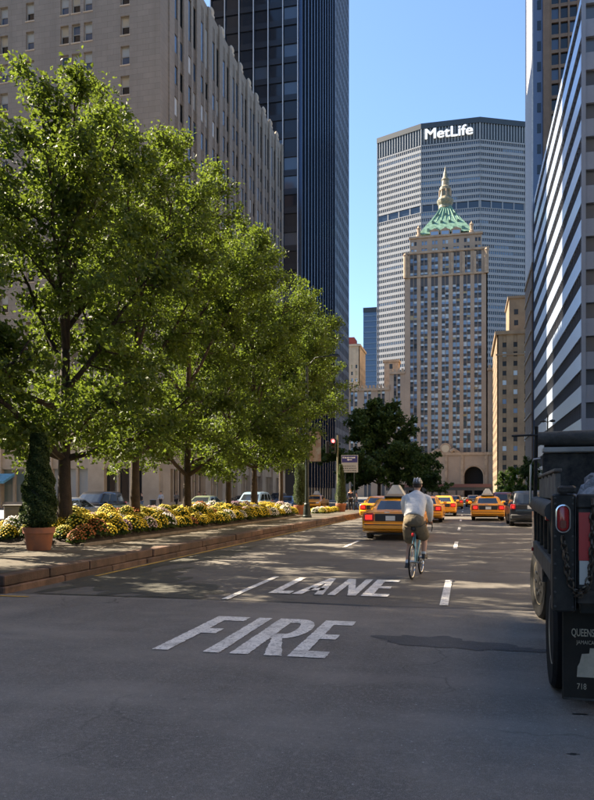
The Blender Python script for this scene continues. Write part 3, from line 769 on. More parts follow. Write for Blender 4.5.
for lay, off_ in enumerate((0.0, .28, .55)):
    tm = text_mesh('MetLife', 10.0, 0.35, 0.0)
    xs = [v.co.x for v in tm.vertices]; k_ = (x_at(473.0, MYd) - x_at(425, MYd) - .55) / (max(xs) - min(xs))
    lh = (zM(127.0) - zM(137.0)) / max(v.co.y for v in tm.vertices)
    lx0 = x_at(425, MYd) + off_; m0 = min(xs)
    for v in tm.vertices: v.co = Vector((lx0 + (v.co.x - m0)*k_, MYd - .8 - .03*lay - v.co.z, zM(137.0) + v.co.y*lh + .12*(lay % 2))) - met.location
    tm.materials.append(LETM); obj('sign_lettering', tm, met)

# ---- little ones in the gap
bt = thing('blue_glass_tower', 'slim blue glass tower in the distance left of the slab skyscraper', 'building', (-70, 575, 0))
zq = lambda y: z_at(y, -72, 560)
MB().box(x_at(363.2, 560), -58, 560.4, 590, 0, zq(308)).build('wall', mat('far_blue_glass', (0.03, 0.07, 0.15), .08, spec=.8), bt)
T = frame((x_at(363.2, 560), 560), (1, 0)); bn = MB(T)
z = 20
while z < zq(309): bn.box(0, 20, -.3, 0, z, z + 1.0); z += 4.3
bn.build('floor_band', mat('far_blue_band', (0.10, 0.17, 0.26), .3), bt, kind='stuff')
MB(T).box(-.1, 20.1, -.28, .1, zq(312), zq(308) + .5).build('roof_band', MATS['dark_crown'], bt)
rb_ = thing('red_brick_block', 'small dark red brick block peeping over the tan wing', 'building', (-70, 440, 0))
MB().box(x_at(340, 432), x_at(358.5, 432), 432, 450, 0, z_at(344, -70, 432)).build('wall', mat('dark_red_brick', (0.24, 0.05, 0.04), .85, var=.3), rb_)
MB().box(x_at(342, 432), x_at(354, 432), 433, 445, z_at(344, -70, 432), z_at(337, -70, 432)).build('penthouse', MATS['dark_red_brick'], rb_)
cb = thing('cream_block', 'pale cream stone block with lit side beside the black tower', 'building', (-68, 400, 0))
CREAM = mat('cream_stone', (0.42, 0.33, 0.23), .85, var=.2, vscale=.2)
cx0, cx1 = x_at(340, 395), x_at(359.5, 395); zc = z_at(347, -68, 395)
MB().box(cx0 + .4, cx1 - .4, 395.5, 419, 0, zc).build('wall', CREAM, cb)
facade(cb, (cx0, 395), (1, 0), cx1 - cx0, 0, zc, grid(4, .5, cx1 - cx0 - .5, .42), [(60 + 3.7*i, 62 + 3.7*i) for i in range(4)], .4, .1, CREAM, CREAM, HG, [2, 1, 5, 1], seed=20)
facade(cb, (cx1, 395), (0, 1), 24, 0, zc, grid(7, .5, 23.5, .42), [(60 + 3.7*i, 62 + 3.7*i) for i in range(4)], .4, .1, CREAM, CREAM, HG, [2, 1, 5, 1], seed=21)
MB().box(cx0 - .5, cx1 + .6, 394.4, 419.5, zc + .002, zc + 1.2).build('cornice', CREAM, cb)

# ---- west side: old tan block
ob = thing('old_tan_block', 'old tan stone office block with light-dappled face right of the green-roofed tower', 'building', (25, 340, 0))
TAN = mat('old_tan_stone', (0.22, 0.15, 0.09), 0.85, col2=(.13, .088, .055), vscale=.15)
YN = y_at(497, FR); zo = z_at(335, FR, YN)
MB().box(FR + .5, 46, YN + .6, 372, 0, zo - .2).build('wall', TAN, ob)
fl = [(8 + 4.05*i, 8 + 4.05*i + 2.1) for i in range(15)]
facade(ob, (FR, YN), (1, 0), 33, 0, zo, grid(7, .8, 32.5, .36), fl, .6, .25, TAN, TAN, [HG[2], HG[0], HG[1]], [6, 1, .6], seed=22)
facade(ob, (FR, 372), (0, -1), 372 - YN, 0, zo, [(b - .7, b + .7) for b in [4 + 5*i for i in range(9)]], fl, .6, .25, TAN, TAN, [HG[2], HG[0]], [6, 1], seed=23) if False else None
T = lambda a, b, z: (FR - b, YN + a, z)
mbx = MB(T); mbx.box(0, 372 - YN, -.5, 0, 0, zo); 
mbx.build('side_wall', TAN, ob)
gm = MB(T)
for i in range(10):
    for p, q in fl: gm.box(3 + 5*i, 4.4 + 5*i, .001, .02, p, q)
gm.build('side_window', HG[2], ob, kind='stuff')
MB().box(FR - .9, 46, YN - .8, 372.6, zo + .002, zo + 1.5).build('cornice', TAN, ob)
MB().box(FR - .5, 46, YN - .4, YN - .003, zo - 9, zo - 8.2).build('string_course', TAN, ob)
px0 = x_at(509, 345)
MB().box(px0, 42, 345, 371, zo + 1.4, z_at(299, px0, 345)).build('setback_tower', TAN, ob)
MB().box(px0 - .6, 42, 344.4, 371.4, z_at(298.9, px0, 345), z_at(296.5, px0, 345)).build('setback_cornice', TAN, ob)
mbx = MB()
for i in range(4):
    for zz_ in (zo + 4, zo + 9, zo + 14): mbx.box(px0 + 2.2 + 5*i, px0 + 4 + 5*i, 344.9, 345.2, zz_, zz_ + 2.4)
mbx.build('setback_window', HG[2], ob, kind='stuff')

# ---- striped office block
sb = thing('striped_office_block', 'office block with diagonal-looking bands of metal and dark glass along the right side', 'building', (30, 118, 0))
SY0, SY1 = y_at(581, FR), y_at(534, FR); zs = z_at(0, FR, y_at(580, FR))
BAND = mat('aluminium_band', (0.42, 0.49, 0.60), 0.24, metal=0.35)
SGL = mat('band_window', (0.095, 0.105, 0.12), 0.15, spec=.7)
BAND_N = mat('grey_band', (0.27, 0.285, 0.32), .5, var=.1, vscale=.3)
MB().box(FR + .5, 46, SY0 + .5, SY1 - .02, 0, zs - .5).build('wall', SGL, sb)
# floor pitch from the corner: bands about 35 px apart on the corner edge
ZcC = -FR*sT + SY0*cT
pitch = 33.2 / F * ZcC
T = lambda a, b, z: (FR - b, SY0 + a, z)
TN = frame((FR, SY0), (1, 0))
zz0 = z_at(20.0, FR, SY0)                               # top of the band at corner (y~20)
k = 0
z = zz0 + pitch*3
Ln = SY1 - SY0
while z > 3.5:
    t0, t1 = z - pitch*.52, min(z, zs)
    if t0 < zs:
        nseg = 14
        for s_ in range(nseg):
            MB(T).box(Ln*s_/nseg + .012, Ln*(s_+1)/nseg - .012, -.45, 0, t0, t1).build('metal_panel', BAND, sb)
        MB(TN).box(.02, 30, -.45, 0, t0, t1).build('band_panel', BAND_N, sb)
        mu = MB(T)
        for s_ in range(43): mu.box(Ln*s_/42.5, Ln*s_/42.5 + .1, -.42, -.12, t0 - pitch*.48 + .002, t0 - .002)
        mu.build('mullion', mat('band_mullion', (.09, .09, .10), .5), sb, kind='stuff')
    z -= pitch
MB().box(FR + .02, FR + .5, SY0 - .12, SY0 + .0, 0, zs).build('corner_post', BAND_N, sb)
MB().box(FR + .3, 46, SY0 + .3, SY1 - .3, zs - .49, zs + .6).build('roof', BLACKMET, sb)

# ---- brown grid tower behind it
bgt = thing('brown_grid_tower', 'tall brown stone gridded tower with pale side strip above the striped block', 'building', (35, 165, 0))
GY = SY1 + 2.2; BRN = mat('brown_stone', (0.21, 0.135, 0.09), .8, col2=(.15, .095, .065), vscale=.4)
MARB = mat('white_speckled_marble', (0.55, 0.53, 0.52), .6, col2=(.38, .36, .37), vscale=2.2, detail=8)
xp0, xp1 = x_at(543, GY), x_at(549.5, GY)
hg = 170
MB().box(xp1 + .5, 60, GY + .6, GY + 30, 0, hg).build('wall', BRN, bgt)
MB().box(xp0, xp1, GY - .4, GY + 16, 0, hg).build('corner_pier', BRN, bgt)
gp_ = 15.2 / F * (-xp1*sT + GY*cT); vw = 8.6 / F * (-xp1*sT + GY*cT)
nbx = 12
facade(bgt, (xp1 + .02, GY), (1, 0), nbx*vw + .4, 0, hg, [(.35 + vw*i, vw*(i+1)) for i in range(nbx)], [(z_at(50, xp1, GY) + gp_*.0 + gp_*i - 16*gp_, z_at(50, xp1, GY) + gp_*i - 16*gp_ + gp_*.78) for i in range(40) if 2 < z_at(50, xp1, GY) + gp_*i - 16*gp_ and z_at(50, xp1, GY) + gp_*i - 16*gp_ + gp_ < hg], .5, .08, BRN, BRN, [GLASS_D, TG2], [3, 1], seed=25)
xd = x_at(533.5, GY)
Tm = lambda a, b, z: (FR - b, GY + a, z)
YE = y_at(526.3, FR) - GY
MB().box(FR + .02, xp0 - .02, GY + .3, GY + YE, 0, hg).build('side_bay', mat('slate_panel', (0.10, 0.13, 0.19), .3, metal=.3), bgt)
mbx = MB()
for i in range(40): mbx.box(xd + .7, xp0 - .35, GY + .2, GY + .32, 8 + 4.1*i, 8 + 4.1*i + 1.8)
mbx.build('side_window', GLASS_D, bgt, kind='stuff')
MB(Tm).box(0.02, YE, -.02 + .001, .25, z_at(262, FR, GY), hg).build('marble_strip', MARB, bgt)
MB(Tm).box(0.02, YE, 0, .25, 0, z_at(262, FR, GY) - .02).build('brown_strip', BRN, bgt)
for i in range(9):
    z = z_at(262, FR, GY) - 1.5 - 4.1*i
    if z > 1: MB(Tm).box(0.1, YE - .1, .251, .5, z, z + .35).build('ledge', LIME_L, bgt)

# ---- unseen brick tower, added and sized to shade the crossing
nb_ = thing('shade_blocker_tower', 'tall brown brick tower added out of view to shade the street crossing', 'building', (-85, -10, 0))
MB().box(-108, -62, -60, 20.6, 0, 115).build('wall', BRN, nb_)
facade(nb_, (-62 + .6, -60), (0, 1), 80.6, 0, 115, grid(20, 1, 79.6, .45), [(4 + 3.6*i, 6.2 + 3.6*i) for i in range(30)], .55, .2, BRN, STONE_D, [GLASS_D, GLASS_B], [2, 1], seed=27)

def neighbour(label, X0, X1, Y0, Y1, hz, m, side, seed):
    t_ = thing('stone_block', label, 'building', ((X0+X1)/2, (Y0+Y1)/2, 0))
    MB().box(X0 + .6, X1 - .6, Y0 + .6, Y1 - .6, 0, hz - .3).build('wall', m, t_)
    fl_ = [(5 + 3.8*i, 7.1 + 3.8*i) for i in range(int((hz - 6)/3.8))]; W_ = Y1 - Y0
    if side > 0: facade(t_, (X0, Y1), (0, -1), W_, 0, hz, grid(int(W_/4), .8, W_ - .8, .42), fl_, .55, .12, m, m, [GLASS_D, GLASS_B, GLASS_P], [4, 2, 1], seed=seed)
    else: facade(t_, (X1, Y0), (0, 1), W_, 0, hz, grid(int(W_/4), .8, W_ - .8, .42), fl_, .55, .12, m, m, [GLASS_D, GLASS_B, GLASS_P], [4, 2, 1], seed=seed)
    MB().box(X0 - .4, X1 + .4, Y0 - .4, Y1 + .4, hz + .002, hz + 1.2).build('cornice', LIME_L, t_)
neighbour('pale stone office block on the sunny right side, behind the dump truck', FR, FR + 34, 13, 68, 62, LIME_L, 1, 41)
neighbour('pale stone apartment block on the right behind the viewer', FR, FR + 34, -72, -8, 56, LIME_L, 1, 42)
neighbour('brown brick block on the left behind the viewer', FL - 28, FL, -78, -14, 48, STONE, -1, 43)

# ================================================================== vegetation
BARK = mat('bark', (0.055, 0.036, 0.026), 0.95, col2=(.022, .015, .012), vscale=6, bump=.8, bscale=25)
LEAF = leaf_mat('pear_leaf', (0.014, 0.033, 0.007), (0.050, 0.086, 0.018), (0.20, 0.28, 0.035), 0.32, 0.55)
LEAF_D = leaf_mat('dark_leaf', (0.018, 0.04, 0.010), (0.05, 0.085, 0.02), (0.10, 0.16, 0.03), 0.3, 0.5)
LEAF_Y = leaf_mat('young_leaf', (0.06, 0.12, 0.015), (0.13, 0.2, 0.03), (0.35, 0.45, 0.05), 0.45, 0.4)
EVERG = leaf_mat('evergreen_needle', (0.016, 0.032, 0.010), (0.09, 0.125, 0.04), (0.10, 0.15, 0.04), 0.25, 0.6)
def leaves_mesh(name, C, size, m, rng, up=0.35, aspect=0.62, jitter=0.35, out=None):
    n = len(C); C = np.asarray(C, float)
    s = size * (1 + jitter * (rng.random(n) - .5) * 2)
    nr = rng.normal(size=(n, 3)); nr[:, 2] += up * 2
    if out is not None: nr += out
    nr /= np.linalg.norm(nr, axis=1)[:, None]
    a = rng.normal(size=(n, 3)); a -= nr * (a * nr).sum(1)[:, None]; a /= np.linalg.norm(a, axis=1)[:, None]
    b = np.cross(nr, a)
    L = (s / 2)[:, None]; W = (s * aspect / 2)[:, None]; Fd = (s * .12)[:, None]
    V = np.empty((n, 4, 3))
    V[:, 0] = C - a*L; V[:, 1] = C + b*W + nr*Fd - a*L*.1; V[:, 2] = C + a*L; V[:, 3] = C - b*W + nr*Fd - a*L*.1
    me = bpy.data.meshes.new(name)
    me.vertices.add(4*n); me.vertices.foreach_set('co', V.reshape(-1))
    base = np.arange(n)*4
    idx = np.stack([base, base+1, base+2, base, base+2, base+3], 1).reshape(-1)
    me.loops.add(6*n); me.loops.foreach_set('vertex_index', idx.astype(np.int32))
    me.polygons.add(2*n); me.polygons.foreach_set('loop_start', (np.arange(2*n)*3).astype(np.int32))
    me.update(calc_edges=True); me.validate(); me.materials.append(m)
    return me
def make_tree(name, label, loc, Ht, rad, seed, fork=2.1, tr=0.17, nl=9, leaf=0.17, lm=None, n_leaf=26, group=None, squash=1.0, cat='tree', lean=(0, 0), base=None, lobe=1.0, droop=True):
    r = random.Random(seed); g = np.random.default_rng(seed)
    t = thing(name, label, cat, loc, 0, group)
    wood = MB(); pts_l = []; outs = []
    base = base if base is not None else fork * .80
    cz = base + (Ht - base) * .42
    def env(z, az=0.0):                                    # crown radius at height z
        u = (z - base) / (Ht - base)
        if u <= 0 or u >= 1: return 0.05
        lob = 1 + lobe * (.22*math.sin(2*az + seed) + .14*math.sin(3*az + 1.7*seed + 5*u))
        return rad * lob * (math.sin(math.pi * u ** .58) ** .8)
    trunk = []
    top = Ht * .80
    for i in range(9):
        u = i / 8; trunk.append((lean[0]*u + .12*math.sin(3*u + seed)*u, lean[1]*u + .12*math.cos(2.3*u + seed)*u, top*u))
    wood.tube(trunk, [tr*1.35 if i == 0 else tr * (1 - .88*i/8) + .012 for i in range(9)], 9)
    def twig_cluster(p, d, L):
        k = max(6, int(n_leaf * r.uniform(.7, 1.3)))
        c = np.array(p)[None] + np.array(d)[None] * (g.random((k, 1)) * L) + g.normal(size=(k, 3)) * (.06 + .15*L)
        pts_l.append(c)
        o_ = c - np.array([0, 0, cz]); outs.append(o_ / (np.linalg.norm(o_, axis=1)[:, None] + .01) * .5)
    for i in range(nl):
        u = fork + (top - fork) * max(0, (i - 2) / (nl - 2)) ** 1.15
        az = i * 2.39996 + r.uniform(-.4, .4) + seed
        j = u / top * 8; p0 = Vector(trunk[int(j)]).lerp(Vector(trunk[min(8, int(j)+1)]), j - int(j))
        el = R(r.uniform(14, 30)) if i < nl*.3 and droop else R(r.uniform(36, 55) + 22 * i / nl)
        d = Vector((math.cos(az)*math.cos(el), math.sin(az)*math.cos(el), math.sin(el)))
        # length until the envelope
        Lm = .4
        while Lm < 12:
            q = p0 + d * Lm
            if math.hypot(q.x - lean[0]*.6, q.y - lean[1]*.6) > env(q.z, az) * .93 or q.z > Ht * .97: break
            Lm += .15
        path = []; nseg = 6
        for s_ in range(nseg + 1):
            v = s_ / nseg; path.append(p0 + d * Lm * v + Vector((0, 0, .10 * Lm * v * v)) + Vector((r.uniform(-.1, .1), r.uniform(-.1, .1), 0)) * (v * Lm * .35))
        r0 = tr * (.55 - .3 * i / nl)
        wood.tube(path, [r0 * (1 - .85*s_/nseg) + .008 for s_ in range(nseg + 1)], 6)
        nsub = max(4, int(Lm * 2.3))
        for s_ in range(nsub):
            v = .22 + .78 * (s_ + r.random()*.6) / nsub
            jj = v * nseg; a = path[min(nseg, int(jj))]; b = path[min(nseg, int(jj)+1)]; q = a.lerp(b, jj - int(jj))
            az2 = az + r.choice([-1, 1]) * r.uniform(.5, 1.5); el2 = R(r.uniform(-32, 35)) if i < nl*.45 and droop else R(r.uniform(0, 62))
            d2 = Vector((math.cos(az2)*math.cos(el2), math.sin(az2)*math.cos(el2), math.sin(el2)))
            L2 = Lm * .42 * (1.15 - .6*v) * r.uniform(.7, 1.25)
            e = q + d2 * L2
            for _ in range(6):
                if math.hypot(e.x, e.y) > env(e.z, math.atan2(e.y, e.x)) * 1.06 or e.z > Ht: L2 *= .8; e = q + d2 * L2
            mid = q.lerp(e, .5) + Vector((0, 0, L2*.06))
            wood.tube([q, mid, e], [r0*.32 + .006, r0*.2 + .005, .006], 5)
            nt_ = max(3, int(L2 * 4.2))
            for w_ in range(nt_):
                f_ = (w_ + .5 + r.uniform(-.3, .3)) / nt_
                tp = q.lerp(e, f_); a3 = r.uniform(0, 6.28); e3 = r.uniform(-.4, 1.2); d3 = Vector((math.cos(a3)*math.cos(e3), math.sin(a3)*math.cos(e3), math.sin(e3)))
                L3 = r.uniform(.35, .75) * squash
                if r.random() < .3: wood.tube([tp, tp + d3*L3*.8], [.008, .004], 3)
                twig_cluster(tp, d3, L3)
            twig_cluster(e, d2, .4)
    C = np.concatenate(pts_l); O = np.concatenate(outs)
    keep = (C[:, 2] > base * .92) & (C[:, 2] < Ht * 1.01)
    wood.build('trunk', BARK, None, smooth=60).parent = t
    obj('crown', leaves_mesh('crown', C[keep], leaf, lm or LEAF, g, out=O[keep]), t)
    return t, int(keep.sum())
TX = -10.6
specs = [(65, 13.0, 3.8, 'first and nearest leafy street tree, its trunk right behind the potted evergreen'),
         (135, 14.5, 3.8, 'second leafy median tree, straight trunk rising beside the black parked vehicle'),
         (187, 14.9, 4.1, 'third median tree, forking low into a wide V above the flower bed'),
         (228, 14.2, 4.0, 'fourth median tree with a slim trunk beside the taxi roofs'),
         (254, 14.6, 3.8, 'fifth median tree, thick dark trunk in front of the oncoming blue van'),
         (281, 14.2, 4.0, 'sixth median tree, shading the far end of the flower bed'),
         (299, 14.4, 4.2, 'last and farthest leafy tree of the median row, by the lamp post')]
total = 0
for i, (px, ht, rd, lb) in enumerate(specs):
    yy = y_at(px, TX)
    t_, c_ = make_tree('street_tree', lb, (TX, yy, KZ + .25 if i < 6 else KZ), ht, rd, 11 + i*7, fork=[2.0, 2.3, 1.75, 2.2, 2.4, 2.3, 2.3][i], tr=[.18, .15, .15, .12, .16, .13, .12][i], nl=17, leaf=.135 if i < 3 else .15, n_leaf=[58, 54, 52, 44, 40, 36, 36][i], group='leafy trees in a row on the median', droop=i < 5, base=None if i < 5 else 3.6)
    total += c_
# tree standing out of frame on the left end of the row fills the upper left edge
t_, c_ = make_tree('street_tree', 'leafy tree at the left picture edge whose crown hangs in beside the nearest trunk', (-13.0, 13.6, KZ), 12.8, 3.9, 90, fork=2.3, tr=.17, nl=14, leaf=.135, n_leaf=56, group='leafy trees in a row on the median')
dx, dy = TX + .4, y_at(371, -10.2)
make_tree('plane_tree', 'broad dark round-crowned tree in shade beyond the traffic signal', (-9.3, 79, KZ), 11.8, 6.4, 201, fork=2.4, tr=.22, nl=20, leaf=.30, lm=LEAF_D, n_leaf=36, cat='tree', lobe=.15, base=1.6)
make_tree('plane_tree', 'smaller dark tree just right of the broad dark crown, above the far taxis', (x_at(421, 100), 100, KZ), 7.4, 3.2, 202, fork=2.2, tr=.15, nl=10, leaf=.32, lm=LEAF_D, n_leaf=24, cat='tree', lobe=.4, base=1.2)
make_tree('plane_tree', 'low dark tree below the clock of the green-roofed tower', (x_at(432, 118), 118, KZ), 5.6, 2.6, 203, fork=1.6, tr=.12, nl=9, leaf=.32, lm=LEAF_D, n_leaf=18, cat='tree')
make_tree('young_tree', 'bright green young tree on the right pavement near the old tan block', (9.5, y_at(515, 9.5), .15), 7.4, 2.2, 204, fork=1.6, tr=.1, nl=9, leaf=.34, lm=LEAF_Y, n_leaf=22, cat='tree')
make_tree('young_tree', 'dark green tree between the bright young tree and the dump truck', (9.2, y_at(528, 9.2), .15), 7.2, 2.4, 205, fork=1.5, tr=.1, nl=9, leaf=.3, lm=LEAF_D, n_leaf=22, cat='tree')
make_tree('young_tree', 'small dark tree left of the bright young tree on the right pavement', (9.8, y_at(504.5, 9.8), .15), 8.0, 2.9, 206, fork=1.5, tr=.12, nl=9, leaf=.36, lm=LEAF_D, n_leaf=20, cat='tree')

# chrysanthemums
g = np.random.default_rng(5)
FOL = leaf_mat('mum_leaf', (0.03, 0.055, 0.012), (0.07, 0.10, 0.03), (0.12, 0.18, 0.03), 0.3, .6)
def mum_meshes(seed):
    g = np.random.default_rng(seed)
    n = 230; d = g.normal(size=(n, 3)); d[:, 2] = np.abs(d[:, 2]) ; d /= np.linalg.norm(d, axis=1)[:, None]
    C = d * np.array([.27, .27, .36]) * (.72 + .24*g.random((n, 1))); C[:, 2] += .05
    fo = leaves_mesh('mum_foliage', C, .11, FOL, g, out=d*1.2)
    n = 95; i = np.arange(n); z = 1 - (i + .5)/n*.82; ph = i*2.39996; rr = np.sqrt(1 - z*z)
    P = np.stack([rr*np.cos(ph), rr*np.sin(ph), z], 1) * np.array([.285, .285, .37]) * (.95 + .1*g.random((n, 1))); P[:, 2] += .06
    N = P / np.linalg.norm(P, axis=1)[:, None]
    mb = MB()
    for p, nn_ in zip(P, N):
        if g.random() < .12: continue
        nn_ = Vector(nn_); a = nn_.orthogonal().normalized(); b = nn_.cross(a); p = Vector(p); q = .024 + .012*g.random()
        k = 6; ring = [tuple(p + (a*math.cos(2*math.pi*j/k) + b*math.sin(2*math.pi*j/k))*q) for j in range(k)]
        mb.add(ring + [tuple(p + nn_*.018), tuple(p - nn_*.02)], [(j, (j+1) % k, 6) for j in range(k)] + [((j+1) % k, j, 7) for j in range(k)])
    return fo, mb
MUMC = {'yellow': (0.62, 0.44, 0.02), 'white': (0.66, 0.62, 0.58), 'rust orange': (0.34, 0.10, 0.02), 'purple': (0.24, 0.13, 0.19), 'pale pink': (0.50, 0.36, 0.36), 'golden': (0.40, 0.33, 0.03)}
mv = [mum_meshes(s_) for s_ in (1, 2, 3)]
mum = {}
for cn, c in MUMC.items():
    mm_ = mat('mum_' + cn.replace(' ', '_'), c, .7, objrand=.15)
    for j in range(3): mum[cn, j] = mv[j][1].mesh('mum_blossoms', mm_)
r = random.Random(12); cnt = 0
def plant_mum(x, y, z, cn, s):
    j = r.randrange(3)
    o = obj('chrysanthemum', mv[j][0], None, (x, y, z), (0, 0, r.uniform(0, 6.28))); o.scale = (s, s, s * r.uniform(.9, 1.1))
    tag(o, cn + ' chrysanthemum mound planted in the long median flower bed', 'flower', cn + ' chrysanthemums in the median bed')
    obj('blossoms', mum[cn, j], o)
rows_ = 6; yy = BY0 + .3
names_ = list(MUMC); wts = [50, 14, 6, 3, 8, 19]
while yy < BY1 - .25:
    for k in range(rows_):
        x = BX1 - .28 - k*.50 + r.uniform(-.08, .08); y = yy + r.uniform(-.1, .1) + (.25 if k % 2 else 0)
        if yy > 30 and k == 5: continue
        plant_mum(x, y, bedz(x, y) - .03, r.choices(names_, wts)[0], r.uniform(.8, 1.3))
        cnt += 1
    yy += .52
for k in range(10):
    for q in range(2):
        plant_mum(-9.3 - q*.6 + r.uniform(-.1, .1), 47.0 + k*.55, KZ - .02, r.choices(names_, wts)[0], r.uniform(.9, 1.1))
for k in range(4): plant_mum(-12.6 - .3*k, 18.9 + .25*k, KZ - .02, 'yellow', r.uniform(.9, 1.15))

# potted evergreens
def evergreen_mesh(h, rad, seed, n, cone):
    g = np.random.default_rng(seed); u = g.random(n) ** .8; a = g.random(n)*6.283
    prof = rad * (np.minimum(1, (u + .03)*9) * (1 - u*cone) * (1 + .09*np.sin(u*23 + a*3) + .08*np.sin(u*11 - a*2 + seed) + .06*np.sin(u*47 + a*5)))
    k = .72 + .32*np.sqrt(g.random(n)); C = np.stack([np.cos(a)*prof*k, np.sin(a)*prof*k, u*h], 1)
    out = np.stack([np.cos(a), np.sin(a), .9 + 0*a], 1) * 1.1
    return leaves_mesh('foliage', C, .065, EVERG, g, aspect=.42, out=out, up=.1)
def potted(loc, label, h, rad, seed, n, cone, pot_h=.53, pot_r=.36):
    t = thing('potted_evergreen', label, 'potted plant', loc, 0, 'clay pots with clipped evergreens on the median')
    p = MB().lathe([(pot_r*.70, 0), (pot_r*.74, .02), (pot_r*.90, pot_h*.72), (pot_r*.92, pot_h*.74), (pot_r, pot_h*.75), (pot_r*1.03, pot_h*.98), (pot_r*1.0, pot_h), (pot_r*.90, pot_h), (pot_r*.88, pot_h*.86), (.01, pot_h*.86)], 28)
    p = p.build('pot', TERRA, None, smooth=40); p.parent = t
    s_ = MB().tube([(0, 0, pot_h*.8), (0, 0, pot_h + h*.9)], [.05, .015], 6).build('stem', BARK); s_.parent = t
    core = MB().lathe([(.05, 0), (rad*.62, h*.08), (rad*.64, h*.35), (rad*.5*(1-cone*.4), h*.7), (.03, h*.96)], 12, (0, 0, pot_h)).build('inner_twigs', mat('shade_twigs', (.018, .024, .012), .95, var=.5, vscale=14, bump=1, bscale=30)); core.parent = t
    o = obj('foliage', evergreen_mesh(h, rad, seed, n, cone), t, (0, 0, pot_h - .02))
    return t
px, py = gp(39, 550, KZ)
potted((px, py, KZ), 'big terracotta pot with tall clipped evergreen at the near end of the median', 2.2, .45, 4, 28000, .68)
for pxx, lab, hh, sd in ((300, 'terracotta pot with dark evergreen column just behind the lamp post', 2.6, 5), (341, 'terracotta pot with dark cone evergreen under the blue and white sign', 2.9, 6)):
    yq = 44.0 if pxx == 300 else 52.5
    potted((x_at(pxx, yq), yq, KZ), lab, hh, .42 if pxx == 300 else .45, sd, 9000, .35 if pxx == 300 else .75, .6, .40)
qx, qy = gp(21, 540, KZ)
cbx = thing('utility_cabinet', 'grey metal utility cabinet standing behind the big potted evergreen', 'cabinet', (qx, qy, KZ), R(8))
CAB = mat('cabinet_grey', (0.13, 0.12, 0.12), .6, var=.2)
for nm, m_ in (('body', MB().cbox(-.38, .38, -.25, .25, 0, .95, .015)), ('lid', MB().cbox(-.40, .40, -.27, .27, .952, 1.0, .012)), ('door', MB().cbox(-.33, .33, -.265, -.251, .08, .88, .004)), ('base', MB().box(-.42, .42, -.3, .3, -.02, -.001))):
    o = m_.build(nm, CAB); o.parent = cbx

# ================================================================== vehicles
def wheel_meshes(rad, wid, rim_r, rim_m):
    t = MB().lathe([(rim_r, -wid/2 + .02), (rad - .03, -wid/2), (rad, -wid/2 + .03), (rad, wid/2 - .03), (rad - .03, wid/2), (rim_r, wid/2 - .02)], 24, axis='x').mesh('wheel', RUBBER, smooth=35)
    rm = MB().lathe([(.01, -wid/2 + .05), (rim_r*.35, -wid/2 + .03), (rim_r*.7, -wid/2 + .06), (rim_r*.98, -wid/2 + .015), (rim_r*.99, wid/2 - .015), (rim_r*.7, wid/2 - .06), (rim_r*.35, wid/2 - .03), (.01, wid/2 - .05)], 20, axis='x').mesh('rim', rim_m, smooth=30)
    return t, rm
def arch(cy, r, zb):
    a0 = math.asin(max(-1, min(1, (zb - .32) / r)))
    return [(cy + r*math.cos(a), .32 + r*math.sin(a)) for a in [a0 + (math.pi - 2*a0)*i/10 for i in range(11)]]
